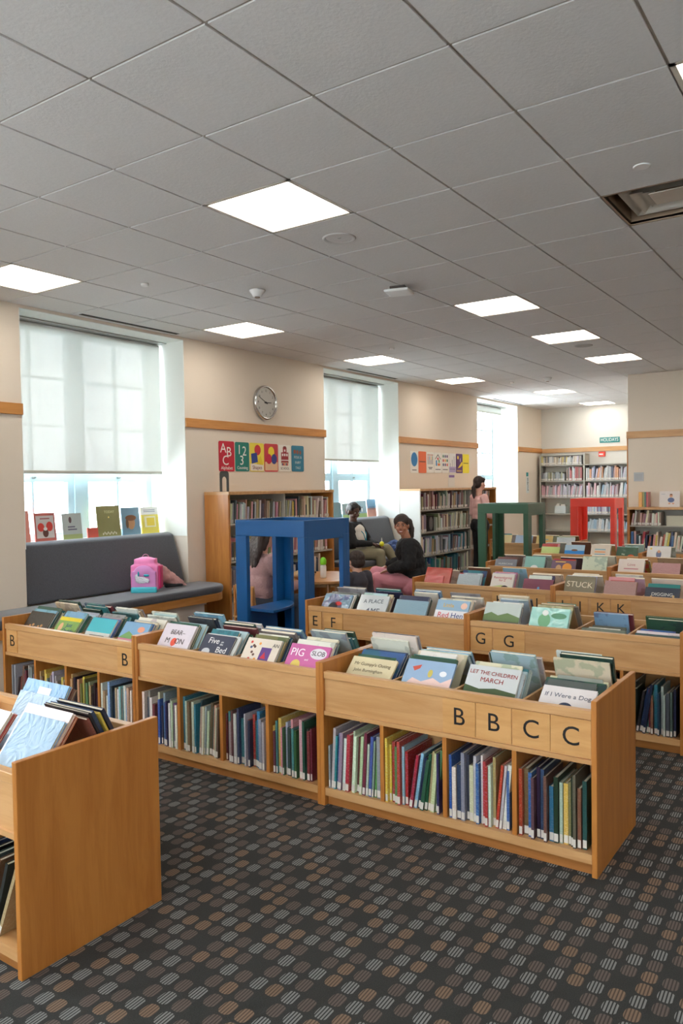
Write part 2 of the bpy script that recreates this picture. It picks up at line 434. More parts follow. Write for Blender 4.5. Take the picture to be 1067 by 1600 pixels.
# windows
def window(n, a, b_, zb):
    w = struct(empty('window_%d' % n, ((a+b_)/2, YW, 1.06)))
    def p(name, mat, x0, y0, z0, x1, y1, z1):
        c = Vector(((a+b_)/2, YW, 1.06))
        o = bx(name, mat, None, x0, y0, z0, x1, y1, z1); o.location -= c; o.parent = w; return o
    p('jamb', JAMB, a, YW-.001, 1.06, a+.006, 4.64, 3.095); p('jamb', JAMB, b_-.006, YW-.001, 1.06, b_, 4.64, 3.095)
    p('head', JAMB, a, YW-.001, 3.089, b_, 4.64, 3.095)
    p('sill', JAMB, a, 4.395 if n < 3 else YW, 1.06, b_, 4.64, 1.085)
    m = (a+b_)/2; Y0, Y1 = 4.60, 4.66
    p('mullion', FRAMEW, m-.05, Y0-.02, 1.085, m+.05, Y1, 3.09)
    for s0, s1 in ((a+.006, m-.05), (m+.05, b_-.006)):
        mb = MB()   # sash frame with muntins; one sash above, one casement below
        q = .045; cx = (s0+s1)/2
        for z0, z1, rows in ((1.70, 3.088, (2.17, 2.62)), (1.086, 1.699, ())):
            d = q if z0 > 1.5 else .07
            mb.box(s0, Y0, z0, s0+d, Y1, z1); mb.box(s1-d, Y0, z0, s1, Y1, z1); mb.box(s0+d, Y0, z0, s1-d, Y1, z0+d*.9); mb.box(s0+d, Y0, z1-d*.9, s1-d, Y1, z1)
            mb.box(cx-.012, Y0+.01, z0+d*.9, cx+.012, Y1-.01, z1-d*.9)
            for r in rows:
                mb.box(s0+d, Y0+.012, r-.012, cx-.012, Y1-.012, r+.012); mb.box(cx+.012, Y0+.012, r-.012, s1-d, Y1-.012, r+.012)
        o = mb.build('sash_frame', FRAMEW); o.location = (-(a+b_)/2, -YW, -1.06); o.parent = w
        p('glass', GLASS, s0, Y0+.028, 1.09, s1, Y0+.032, 3.085)
        h = MB().ell((0, 0, 0), (.025, .012, .012)).build('latch', plain('latch_metal', (120, 128, 128), .4, .6)); h.location = (cx-(a+b_)/2, Y0-.012-YW, 1.68-1.06); h.parent = w
    return w
for n, (a, b_) in enumerate(WIN): window(n+1, a, b_, 0)
window(4, -2.75, -.87, 0)  # unseen window, added for its daylight
def blind(a, b_, z, label):
    t = thing('roller_blind', label, 'blind', ((a+b_)/2, 4.40, 3.0), group='window roller blinds')
    w = (b_-a)/2-.03
    MB().lathe([(.028, -w), (.028, w)], 20, axis='x').build('roller', WHITE, t, (0, .03, .05))
    MB().box(-w, 0, z-3.0, w, .0012, .05).build('blind_fabric', BLIND, t)
    bevel(MB().box(-w, -.008, z-3.0-.03, w, .012, z-3.0).build('bottom_bar', plain('bar_grey', (200, 200, 190), .5), t), .004)
    MB().box(-w-.02, -.09, .078, w+.02, .06, .086).build('headrail', GREYM, t)
    return t
blind(*WIN[0], 1.74, 'white roller blind lowered over the window with the charcoal bench and pink backpack')
blind(*WIN[1], 1.94, 'white roller blind lowered over the middle window behind the seated woman')
blind(*WIN[2], 2.96, 'white roller blind rolled up at the top of the far window')

# ------------------------------------------------------------------ ceiling fittings
def pos_words(i): return i
lab = {(2, 5): 'square lit ceiling panel just inside the first window', (6, 5): 'square lit ceiling panel above the wall clock',
       (10, 5): 'square lit ceiling panel in front of the middle window', (14, 5): 'square lit ceiling panel above the bookcase with eight cards',
       (18, 4): 'small lit ceiling panel in front of the far window', (22, 4): 'small lit ceiling panel above the holiday bookshelves',
       (2, 1): 'large square lit ceiling panel beside the round speaker', (7, 1): 'square lit ceiling panel, second in the row after the speaker',
       (10, 1): 'square lit ceiling panel beside the small flat grey disc', (13, 1): 'square lit ceiling panel next to the beige corner wall',
       (2, -3): 'square lit ceiling panel cut off by the picture edge above the vent'}
for c in cells_l:
    x0, y0 = c[0]*L2, c[1]*L2
    t = thing('ceiling_light', lab.get(c, 'unseen square ceiling panel added to light the room'), 'ceiling light', (x0+L2/2, y0+L2/2, ZC), group='square ceiling lights')
    h = L2/2
    mb = MB()
    for s in (-1, 1):
        mb.box(min(s*h, s*(h-.022)), -h, .0, max(s*h, s*(h-.022)), h, .02); mb.box(-h, min(s*h, s*(h-.022)), 0, h, max(s*h, s*(h-.022)), .02)
    mb.build('frame', plain('light_frame', (214, 205, 192), .5), t)
    MB().box(-h+.022, -h+.022, .008, h-.022, h-.022, .014).build('diffuser', LAMP, t)
# air vent
x0, y0 = vent[0]*L2, vent[1]*L2
t = thing('ceiling_vent', 'square metal air vent with nested louvres recessed in ceiling', 'vent', (x0+L2/2, y0+L2/2, ZC))
h = L2/2
VB = plain('vent_trough', (150, 128, 106), .6); VW = plain('vent_metal', (206, 200, 190), .35, .2)
mb = MB()
for s in (-1, 1):
    mb.box(min(s*h, s*(h-.012)), -h, 0, max(s*h, s*(h-.012)), h, .1); mb.box(-h, min(s*h, s*(h-.012)), 0, h, max(s*h, s*(h-.012)), .1)
mb.box(-h, -h, .1, h, h, .11)
mb.build('trough', VB, t)
for q, (r, z) in enumerate(((.24, .03), (.185, .02), (.13, .03))):
    mb = MB(); w = .045
    o = [(-r, -r), (r, -r), (r, r), (-r, r)]; i_ = [(-r+w, -r+w), (r-w, -r+w), (r-w, r-w), (-r+w, r-w)]
    vs = [(a, b_, z) for a, b_ in o]+[(a, b_, z+.035) for a, b_ in i_]+[(a, b_, z+.004) for a, b_ in o]+[(a, b_, z+.039) for a, b_ in i_]
    mb.add(vs, [(k, (k+1) % 4, 4+(k+1) % 4, 4+k) for k in range(4)]+[(8+k, 12+k, 12+(k+1) % 4, 8+(k+1) % 4) for k in range(4)])
    mb.build('louvre', VW, t)
bevel(MB().box(-.1, -.1, .028, .1, .1, .034).build('centre_plate', VW, t), .002)
# speaker, detectors, sprinklers
o = tag(MB().lathe([(.0, .006), (.055, .004), (.085, .0), (.098, -.008), (.105, -.004), (.108, .001)], 40, caps=False).build('ceiling_speaker', plain('speaker_white', (205, 203, 200), .5), None, (2.15, .94, ZC)),
        'round white flush speaker beside the largest lit panel', 'speaker')
MB().lathe([(.012, -.001), (.012, .006)], 12).build('centre_cap', GREYM, o)
t = thing('smoke_detector', 'white conical smoke detector on the ceiling above the wall clock', 'smoke detector', (2.82, 2.2, ZC), group='smoke detectors')
MB().lathe([(.062, 0), (.062, -.01), (.045, -.03), (.036, -.05), (.02, -.055)], 28).build('housing', WHITE, t)
MB().lathe([(.022, -.054), (.022, -.06)], 20).build('sensor_cap', plain('tan_cap', (150, 130, 110), .5), t)
t = thing('smoke_detector', 'small white smoke detector on the ceiling near the far window', 'smoke detector', (9.4, 2.2, ZC), group='smoke detectors')
MB().lathe([(.062, 0), (.062, -.01), (.045, -.03), (.036, -.05), (.02, -.055)], 28).build('housing', WHITE, t)
MB().lathe([(.022, -.054), (.022, -.06)], 20).build('sensor_cap', plain('tan_cap', (150, 130, 110), .5), t)
t = thing('wireless_access_point', 'square white box mounted below the ceiling on a dark bracket', 'wireless access point', (3.44, 1.26, ZC), rz=.25)
bevel(MB().box(-.1, -.1, -.05, .1, .1, -.028).build('housing', WHITE, t), .015, 3)
MB().box(-.06, -.06, -.028, .06, .06, 0).build('bracket', plain('brown_bracket', (70, 60, 54), .6), t)
def disc(name, label, cat, x, y, r, h=.006, mat=WHITE, group=None):
    return tag(MB().lathe([(r, 0), (r, -h*.6), (r*.85, -h)], 28).build(name, mat, None, (x, y, ZC)), label, cat, group)
disc('sprinkler_cover', 'small round sprinkler cover near the square air vent', 'sprinkler', 2.14, -.9, .042, group='sprinkler covers')
disc('sprinkler_cover', 'small round sprinkler cover between the first window and smoke detector', 'sprinkler', 2.14, 2.74, .03, .02, group='sprinkler covers')
disc('sprinkler_cover', 'tiny round sprinkler cover near the middle window', 'sprinkler', 5.75, 2.71, .03, .02, group='sprinkler covers')
disc('sprinkler_cover', 'tiny round sprinkler cover beyond the panel over eight cards', 'sprinkler', 9.5, 2.8, .03, .02, group='sprinkler covers')
disc('ceiling_speaker', 'grey round flush speaker between two far lit panels', 'speaker', 7.03, .92, .1, mat=plain('disc_grey', (170, 168, 164), .6))
for n, (a, b_) in enumerate(((2.49, 3.66), (6.72, 8.0), (11.5, 12.9))):
    t = thing('slot_vent', 'dark linear slot in the ceiling above the %s window' % ('first', 'middle', 'far')[n], 'vent', ((a+b_)/2, 3.985, ZC), group='linear ceiling slots')
    w = (b_-a)/2
    MB().box(-w, -.03, -.0015, w, .012, 0).build('opening', DARK, t)  # flat dark strip; the recess shade is put into its colour
    MB().box(-w, .012, -.004, w, .02, 0).build('edge', plain('slot_edge', (150, 140, 120), .6), t)

# ------------------------------------------------------------------ books
PAL = {'navy': (32, 44, 78), 'blue': (48, 92, 150), 'sky blue': (130, 178, 208), 'pale blue': (178, 205, 216), 'teal': (44, 120, 128), 'dark green': (34, 74, 56),
       'green': (86, 136, 78), 'olive': (116, 112, 64), 'pale green': (184, 200, 164), 'yellow': (222, 190, 70), 'cream': (226, 214, 184), 'white': (228, 226, 220),
       'grey': (140, 142, 142), 'dark grey': (70, 74, 80), 'black': (30, 30, 34), 'brown': (104, 72, 52), 'tan': (176, 146, 108), 'orange': (210, 118, 58),
       'red': (176, 44, 42), 'maroon': (104, 38, 46), 'pink': (214, 140, 150), 'purple': (96, 70, 120), 'lavender': (196, 184, 206), 'mauve': (150, 108, 108), 'silver': (170, 178, 182)}
COLD = ['navy', 'blue', 'sky blue', 'pale blue', 'teal', 'grey', 'white', 'silver', 'dark grey', 'dark green', 'cream']
WARM = ['red', 'maroon', 'orange', 'brown', 'tan', 'yellow', 'cream', 'pink', 'mauve', 'white', 'olive']
GREENS = ['dark green', 'green', 'olive', 'pale green', 'teal', 'yellow', 'cream', 'grey', 'tan', 'silver']
MIXED = list(PAL)
PALE = ['white', 'cream', 'pale blue', 'silver', 'grey', 'tan', 'pale green', 'lavender', 'white', 'pink', 'sky blue', 'dark grey', 'red', 'navy', 'teal', 'brown']
ORD = ['first', 'second', 'third', 'fourth', 'fifth', 'sixth', 'seventh', 'eighth', 'ninth', 'tenth', 'eleventh', 'twelfth', 'thirteenth', 'fourteenth', 'fifteenth',
       'sixteenth', 'seventeenth', 'eighteenth', 'nineteenth', 'twentieth']
def ordw(n):
    if n < 20: return ORD[n]
    t = {2: 'twenty', 3: 'thirty', 4: 'forty', 5: 'fifty', 6: 'sixty'}[(n+1)//10]
    u = (n+1) % 10
    return (t[:-1]+'ieth') if u == 0 else t+'-'+ORD[u-1]
def colour(o, c, j=8):
    r = [min(255, max(0, (v*.9+.1*130)+random.uniform(-j, j))) for v in c]; o.color = rgba(r)
def picture_book(M, w, h, t, cname, label, group, detail=2, mat=None, rgb=None, back=False):
    """local: x width (right), y back through the thickness, z up; origin bottom centre of the front cover"""
    mat = mat or random.choice([COVER, COVER, COVERP])
    r = empty('picture_book', M=M); tag(r, label, 'book', group)
    b = .0022; hw = w/2
    sp = 1 if back else -1      # side of the spine
    if detail >= 1:
        mb = MB().box(-hw, 0, 0, hw, b, h).box(-hw, t-b, 0, hw, t, h)
        mb.box(*( (-hw, b, 0, -hw+b, t-b, h) if sp < 0 else (hw-b, b, 0, hw, t-b, h)), mi=1)
        c = mb.build('cover', [mat, SPINE], r)
        MB().box(-hw+(b if sp < 0 else .004), b, .004, hw-(.004 if sp < 0 else b), t-b, h-.004).build('page_block', PAPER, r)
    else:
        c = MB().box(-hw, 0, 0, hw, t, h, mi=[1, 1, 0, 0, 0, 0]).build('cover', [mat, PAPER], r)
    colour(c, rgb or PAL[cname], 8 if not rgb else 2)
    if back and detail >= 2:
        s = (hw-.05)*random.choice((-1, 1)); z = h-.035 if random.random() < .6 else h*.5
        MB().box(s-.026, -.0008, z-.012, s+.026, 0, z+.012).build('barcode_label', LABEL, r)
    return r, c
def Mbin(X, Y, Z, lean, yaw=0):
    return Matrix.Translation((X, Y, Z)) @ Matrix.Rotation(-PI/2+yaw, 4, 'Z') @ Matrix.Rotation(-lean, 4, 'X')

# artwork on front covers: flat printed shapes, 0.5 mm proud
def art_rect(r, x0, z0, x1, z1, c, name='printed_panel', k=1):
    MB().box(x0, -.0004*k, z0, x1, 0, z1).build(name, ink(c), r)
def art_disc(r, x, z, rx, rz, c, name='printed_shape', k=1):
    n = 24; poly = [(x+rx*math.cos(2*PI*i/n), z+rz*math.sin(2*PI*i/n)) for i in range(n)]
    vs = [(a, -.0004*k, b_) for a, b_ in poly]+[(a, 0, b_) for a, b_ in poly]
    MB().add(vs, [tuple(range(n))]+[(k2, n+k2, n+(k2+1) % n, (k2+1) % n) for k2 in range(n)]).build(name, ink(c), r)
def art_poly(r, pts, c, name='printed_shape', k=1):
    n = len(pts); vs = [(a, -.0004*k, b_) for a, b_ in pts]+[(a, 0, b_) for a, b_ in pts]
    MB().add(vs, [tuple(range(n))]+[(k2, n+k2, n+(k2+1) % n, (k2+1) % n) for k2 in range(n)]).build(name, ink(c), r)
def ttl(r, s, size, c, x, z, tilt=0, k=3, sx=1., line=.85):
    X = (math.cos(tilt), 0, math.sin(tilt)); U = (-math.sin(tilt), 0, math.cos(tilt))
    text('title', s, size, ink(c), r, X, U, (x, -.0004*k, z), depth=.0003, sx=sx, line=line)

def a_moon(r, w, h):
    ttl(r, 'BEAR–', .042, (60, 50, 50), 0, h*.80); ttl(r, 'M   ON', .048, (60, 50, 50), 0, h*.60); art_disc(r, -.006, h*.58, .022, .026, (222, 82, 58)); art_rect(r, -.008, h*.4, -.006, h*.5, (222, 82, 58))
def a_five(r, w, h):
    ttl(r, 'Five', .052, (235, 235, 235), -.03, h*.84); ttl(r, 'on\nthe', .018, (235, 235, 235), .035, h*.80); ttl(r, 'Bed', .052, (235, 235, 235), .05, h*.62)
    art_disc(r, -.06, h*.55, .03, .022, (200, 205, 212))
def a_cream(r, w, h):
    art_rect(r, -.0, h*.45, .07, h*.8, (92, 60, 130)); art_poly(r, [(.03, h*.7), (.05, h*.54), (.012, h*.54)], (190, 40, 60), k=2); ttl(r, 'AN', .03, (40, 40, 40), .09, h*.86)
    for _ in range(9): art_disc(r, random.uniform(-.1, -.02), random.uniform(h*.5, h*.92), .008, .008, random.choice([(226, 150, 60), (60, 80, 120), (200, 60, 50), (90, 60, 50)]))
def a_pig(r, w, h):
    ttl(r, 'PIG', .06, (245, 235, 240), -.068, h*.8); art_disc(r, .062, h*.82, .052, .03, (225, 220, 225)); ttl(r, 'SLOB', .036, (40, 30, 40), .062, h*.82); art_disc(r, -.06, h*.52, .03, .03, (214, 190, 90)); ttl(r, 'and', .016, (245, 235, 240), .0, h*.66)
def a_gumpy(r, w, h):
    ttl(r, "Mr Gumpy's Outing", .026, (96, 84, 66), .0, h*.83); ttl(r, 'John Burningham', .024, (96, 84, 66), -.01, h*.68); art_disc(r, -.01, h*.40, .06, .03, (190, 170, 120))
def a_sea(r, w, h):
    art_poly(r, [(-w/2, h*.38), (-w*.3, h*.62), (-w*.1, h*.56), (w*.12, h*.66), (w*.3, h*.58), (w/2, h*.7), (w/2, 0), (-w/2, 0)], (230, 198, 190)); art_poly(r, [(-.09, h*.84), (-.045, h*.9), (-.05, h*.82), (-.075, h*.76)], (196, 84, 66), k=2)
    art_disc(r, .01, h*.74, .012, .02, (196, 180, 90), k=2); art_disc(r, .075, h*.76, .018, .014, (236, 236, 240), k=2); ttl(r, 'We', .05, (60, 84, 150), 0, h*.42, k=4)
def a_march(r, w, h):
    art_rect(r, -w/2, h*.0, w/2, h*.52, (186, 160, 104)); art_poly(r, [(-w/2, h*.62), (-w*.2, h*.56), (w*.1, h*.6), (w/2, h*.55), (w/2, h*.42), (-w/2, h*.42)], (66, 84, 52), k=2)
    ttl(r, 'LET THE CHILDREN', .0265, (150, 44, 40), 0, h*.86, tilt=-.03, sx=.98, k=4); ttl(r, 'MARCH', .032, (150, 44, 40), .0, h*.73, tilt=-.03, k=4)
    for i in range(7): art_disc(r, -w*.4+i*w*.13, h*(.36+.05*(i % 2)), .013, .017, [(88, 58, 44), (60, 40, 32), (120, 80, 60)][i % 3], k=3); art_rect(r, -w*.45+i*w*.13, h*.05, -w*.36+i*w*.13, h*.3, [(196, 180, 80), (180, 90, 60), (220, 215, 200)][i % 3], k=2)
def a_dog(r, w, h):
    ttl(r, 'If I Were a Dog', .031, (92, 98, 112), .0, h*.80); art_disc(r, -.0, h*.56, .03, .024, (50, 60, 84))
def a_daddy(r, w, h):
    art_rect(r, -w/2, h*.88, w/2, h, (222, 200, 60)); ttl(r, 'Just', .04, (40, 80, 120), .02, h*.74); ttl(r, 'Daddy', .044, (40, 80, 120), .03, h*.56); art_disc(r, -.06, h*.66, .02, .034, (220, 170, 130))
def a_dads(r, w, h): ttl(r, 'DADS OF DE', .034, (170, 180, 170), 0, h*.86)
def a_white_dark(r, w, h): art_rect(r, -w/2, h*.6, w/2, h, (74, 176, 186)); art_rect(r, -w*.3, h*.28, w*.3, h*.52, (84, 84, 84))
def a_bluepink(r, w, h): art_rect(r, -w/2, 0, w/2, h*.55, (206, 130, 150)); art_poly(r, [(-w/2, h*.55), (-w*.2, h*.75), (w*.1, h*.62), (w/2, h*.7), (w/2, h*.55)], (110, 150, 90), k=2); art_disc(r, .05, h*.82, .03, .02, (222, 150, 120), k=2); art_rect(r, -.08, h*.44, .06, h*.49, (150, 70, 100), k=2)
def a_bw(r, w, h):
    for i in range(6): art_disc(r, -w*.35+i*.03, h*(.5+.04*(i % 3)), .012, .01, (190, 140, 90))
def a_redblack(r, w, h): art_disc(r, 0, h*.55, .06, .06, (92, 90, 110)); art_disc(r, .02, h*.68, .03, .016, (200, 52, 52), k=2); art_disc(r, -.02, h*.55, .04, .04, (34, 34, 44), k=2); art_disc(r, .06, h*.42, .04, .03, (222, 140, 140), k=2)
def a_place(r, w, h): ttl(r, 'A PLACE', .044, (70, 78, 92), 0, h*.80, tilt=.05); ttl(r, 'ME', .06, (70, 78, 92), .035, h*.5); art_poly(r, [(-.08, h*.35), (-.02, h*.6), (.0, h*.35)], (96, 104, 120))
def a_hen(r, w, h): ttl(r, 'Little', .04, (226, 186, 70), -.03, h*.84); art_rect(r, -w/2, h*.36, w/2, h*.7, (232, 232, 236)); ttl(r, 'Red', .055, (206, 48, 56), -.055, h*.56, k=4); ttl(r, 'Hen', .055, (44, 70, 130), .05, h*.56, k=4); art_disc(r, .085, h*.85, .024, .024, (240, 200, 180), k=2); art_disc(r, -.03, h*.3, .04, .03, (206, 48, 56), k=2)
def a_tree(r, w, h): art_poly(r, [(-w/2, h*.66), (-w*.3, h*.74), (-w*.1, h*.66), (w*.15, h*.74), (w/2, h*.64), (w/2, h*.5), (-w/2, h*.5)], (104, 128, 82)); art_rect(r, -w/2, 0, w/2, h*.52, (112, 102, 100)); ttl(r, 'HART', .04, (84, 76, 74), .0, h*.42, k=4)
def a_sheep(r, w, h): art_disc(r, -.03, h*.66, .04, .05, (116, 172, 130)); art_disc(r, -.03, h*.86, .02, .02, (238, 244, 240), k=2); art_disc(r, .06, h*.8, .05, .02, (96, 150, 120)); art_rect(r, -.06, h*.32, .09, h*.42, (60, 80, 80))
def a_kind(r, w, h): ttl(r, 'Kind', .06, (236, 190, 120), 0, h*.5)
def a_script(r, w, h): ttl(r, 'Remembering\nfor Z', .03, (190, 74, 84), 0, h*.8); art_poly(r, [(-w/2, h*.5), (0, h*.58), (w/2, h*.5), (w/2, 0), (-w/2, 0)], (176, 190, 120)); art_disc(r, .03, h*.42, .04, .04, (60, 50, 44), k=2)
def a_maroon(r, w, h): art_disc(r, .01, h*.62, .01, .016, (90, 150, 190)); art_rect(r, .005, h*.35, .015, h*.6, (90, 150, 190)); art_disc(r, .02, h*.36, .035, .02, (206, 150, 130))
def a_stuck(r, w, h): ttl(r, 'STUCK', .07, (226, 216, 190), .0, h*.72, tilt=-.03)
def a_dig(r, w, h): ttl(r, 'DIGGING', .038, (220, 220, 214), 0, h*.72); art_rect(r, -.03, h*.50, .03, h*.54, (190, 190, 186)); art_disc(r, -.08, h*.6, .008, .014, (200, 170, 120)); art_disc(r, .085, h*.66, .008, .014, (200, 170, 120)); art_rect(r, -w/2, h*.0, w/2, h*.36, (232, 232, 230))
def a_lion(r, w, h): art_rect(r, -.09, h*.9, .02, h*.94, (240, 200, 90)); art_disc(r, .04, h*.65, .05, .05, (222, 150, 60)); art_disc(r, -.05, h*.6, .03, .04, (200, 160, 120))
def a_love(r, w, h): ttl(r, 'Love', .04, (170, 84, 96), 0, h*.78); art_rect(r, -.07, h*.6, .07, h*.64, (186, 120, 128)); art_rect(r, -w/2, 0, w/2, h*.5, (222, 178, 150))
def a_grn(r, w, h): art_disc(r, .05, h*.5, .04, .03, (206, 96, 50)); ttl(r, 'No', .03, (200, 210, 190), -.04, h*.62)
def a_fig(r, w, h): art_disc(r, 0, h*.62, .03, .05, (110, 120, 150)); art_disc(r, .0, h*.75, .018, .018, (200, 150, 120), k=2); art_disc(r, -.09, h*.88, .012, .012, (226, 196, 80))
def a_grey(r, w, h): ttl(r, 'HURRICANE', .03, (190, 196, 200), 0, h*.74)
def a_bear(r, w, h): art_disc(r, 0, h*.5, .04, .03, (232, 232, 230))
def a_bluestrip(r, w, h): art_rect(r, -w/2, h*.2, w/2, h*.7, (40, 130, 200)); art_disc(r, 0, h*.72, .04, .014, (120, 84, 60), k=2)
def a_yl(r, w, h):
    for i in range(3): art_rect(r, -.07, h*(.5+.12*i), .06, h*(.55+.12*i), (226, 150, 90) if i % 2 else (120, 170, 190))

# special first book of every front bin: (row, unit, bin) -> colour name, rgb, width, height, lean deg, art, material, label
SPEC = {
 (1, 0, 0): ('black', (44, 40, 38), .25, .24, 38, a_bw, COVERP, 'black landscape picture book leaning in the bin at the far end by the wall'),
 (1, 0, 1): ('green', (130, 176, 84), .22, .23, 40, a_daddy, COVERP, 'green picture book titled Just Daddy with yellow top edge'),
 (1, 0, 2): ('white', (224, 226, 222), .235, .25, 38, a_white_dark, COVERP, 'white picture book with teal sky and dark square picture'),
 (1, 0, 3): ('sky blue', (120, 168, 208), .23, .25, 38, a_bluepink, COVERP, 'blue picture book with pink band and green hills'),
 (1, 1, 0): ('lavender', (226, 216, 224), .25, .27, 36, a_moon, COVERP, 'pale lavender picture book with the title around a red balloon'),
 (1, 1, 1): ('navy', (50, 56, 74), .23, .24, 40, a_five, COVERP, 'dark navy picture book titled Five on the Bed'),
 (1, 1, 2): ('cream', (232, 222, 204), .235, .25, 38, a_cream, COVERP, 'cream picture book with purple square and scattered small figures'),
 (1, 1, 3): ('pink', (204, 92, 160), .255, .245, 36, a_pig, COVERP, 'bright pink picture book with the words pig and slob'),
 (1, 2, 0): ('cream', (226, 212, 170), .255, .24, 47, a_gumpy, COVERP, 'cream yellow picture book with brown lettering in the B B C C unit'),
 (1, 2, 1): ('sky blue', (150, 180, 214), .25, .25, 40, a_sea, COVERP, 'light blue picture book with pink clouds and red bird'),
 (1, 2, 2): ('white', (206, 214, 214), .245, .26, 40, a_march, COVERP, 'picture book titled Let the Children March in dark red letters'),
 (1, 2, 3): ('white', (232, 228, 226), .23, .235, 52, a_dog, COVERP, 'white picture book titled If I Were a Dog'),
 (2, 0, 0): ('blue', (70, 120, 150), .25, .25, 38, a_redblack, COVER, 'dark teal blue picture book with a red and black figure'),
 (2, 0, 1): ('silver', (196, 204, 208), .25, .26, 36, a_place, COVERP, 'pale grey picture book reading A Place Me'),
 (2, 0, 2): ('silver', (136, 168, 186), .26, .24, 34, None, FOIL, 'blue picture book in shiny crinkled plastic jacket beside the Red Hen book'),
 (2, 0, 3): ('sky blue', (150, 186, 214), .245, .265, 34, a_hen, COVERP, 'blue picture book with yellow, red and navy letters reading Red Hen'),
 (2, 1, 0): ('pale green', (196, 208, 204), .25, .27, 32, a_tree, COVERP, 'grey brown picture book with a line of green trees'),
 (2, 1, 1): ('teal', (150, 214, 206), .25, .26, 32, a_sheep, COVERP, 'pale turquoise picture book with a round green animal'),
 (2, 1, 2): ('olive', (108, 118, 104), .27, .20, 58, None, FOIL, 'olive grey landscape picture book lying low in its bin'),
 (2, 1, 3): ('teal', (70, 96, 98), .27, .20, 60, None, COVERP, 'dark teal landscape picture book lying low at the unit end'),
 (3, 0, 0): ('red', (204, 80, 76), .17, .20, 26, a_kind, COVERP, 'small red picture book titled Kind in gold letters'),
 (3, 0, 1): ('silver', (176, 190, 196), .22, .24, 32, None, FOIL, 'silver plastic-wrapped picture book with yellow book behind'),
 (3, 0, 2): ('white', (226, 220, 212), .21, .26, 30, a_script, COVERP, 'white picture book with pink script above a green hill'),
 (3, 0, 3): ('maroon', (128, 66, 84), .26, .23, 32, a_maroon, COVERP, 'maroon picture book with a tiny blue figure'),
 (3, 1, 0): ('olive', (128, 118, 92), .25, .27, 28, a_stuck, COVERP, 'olive picture book titled Stuck in white capitals'),
 (3, 1, 1): ('mauve', (170, 130, 126), .25, .25, 30, None, FOIL, 'shiny mauve plastic-wrapped picture book beside the Stuck book'),
 (3, 1, 2): ('navy', (56, 62, 74), .26, .22, 34, a_dig, COVERP, 'dark navy picture book titled Digging'),
 (3, 1, 3): ('cream', (222, 214, 190), .25, .25, 34, None, COVERP, 'cream picture book at the cut-off end of the J K unit'),
 (4, 0, 0): ('grey', (116, 122, 134), .25, .22, 30, a_grey, COVERP, 'grey blue picture book with white capitals beside the green frame'),
 (4, 0, 1): ('teal', (140, 196, 184), .22, .26, 26, a_bear, COVERP, 'mint green picture book with a small white animal'),
 (4, 0, 2): ('purple', (110, 88, 110), .26, .23, 28, a_lion, COVERP, 'purple picture book with an orange animal'),
 (4, 0, 3): ('pale green', (206, 216, 190), .25, .28, 24, None, COVER, 'pale green picture book with faint mottled drawing'),
 (4, 1, 0): ('white', (222, 208, 200), .25, .27, 26, a_love, COVERP, 'pale pinkish picture book with red script title'),
 (4, 1, 1): ('mauve', (176, 130, 128), .26, .25, 30, None, FOIL, 'shiny pink plastic-wrapped picture book in the fourth row'),
 (4, 1, 2): ('pale blue', (196, 212, 210), .25, .25, 30, None, COVERP, 'pale blue picture book at the cut-off end of the fourth row'),
 (4, 1, 3): ('cream', (222, 214, 190), .25, .25, 34, None, COVERP, 'cream picture book beyond the picture edge in the fourth row'),
 (5, 0, 0): ('pale green', (190, 206, 120), .24, .23, 30, None, COVERP, 'lime green picture book at the start of the fifth row'),
 (5, 0, 1): ('sky blue', (170, 200, 214), .25, .26, 26, a_bluestrip, COVERP, 'pale picture book with a bright blue stripe and brown shape'),
 (5, 0, 2): ('cream', (222, 212, 192), .24, .27, 24, a_yl, COVERP, 'cream picture book with rows of small orange and blue bars'),
 (5, 0, 3): ('dark green', (34, 76, 50), .25, .25, 26, a_grn, COVERP, 'dark green picture book with an orange shape'),
 (5, 1, 0): ('white', (224, 222, 216), .27, .27, 24, a_fig, COVERP, 'large white picture book with a small grey figure'),
 (5, 1, 1): ('cream', (222, 214, 190), .25, .25, 34, None, COVERP, 'cream picture book beyond the picture edge in the fifth row'),
 (6, 0, 0): ('cream', (222, 206, 150), .25, .26, 24, None, COVERP, 'cream picture book in the first bin of the farthest browser unit'),
 (6, 0, 1): ('sky blue', (170, 196, 226), .27, .26, 26, None, COVERP, 'plain pale blue picture book in the farthest browser unit'),
 (6, 0, 2): ('yellow', (232, 206, 130), .25, .26, 24, a_yl, COVERP, 'yellow picture book with orange bars in the farthest browser unit'),
 (6, 0, 3): ('white', (210, 220, 226), .27, .24, 24, None, FOIL, 'white plastic-wrapped picture book in the farthest browser unit'),
}
UNITNAME = {(1, 0): 'the unit at the wall end', (1, 1): 'the unlettered middle unit', (1, 2): 'the B B C C unit', (2, 0): 'the E F unit', (2, 1): 'the G G unit',
            (3, 0): 'the H I I unit', (3, 1): 'the J K K unit', (4, 0): "the fourth row's inner unit", (4, 1): "the fourth row's outer unit", (5, 0): "the fifth row's inner unit",
            (5, 1): "the fifth row's outer unit", (6, 0): 'the farthest unit', (0, 0): 'the cut-off front unit'}

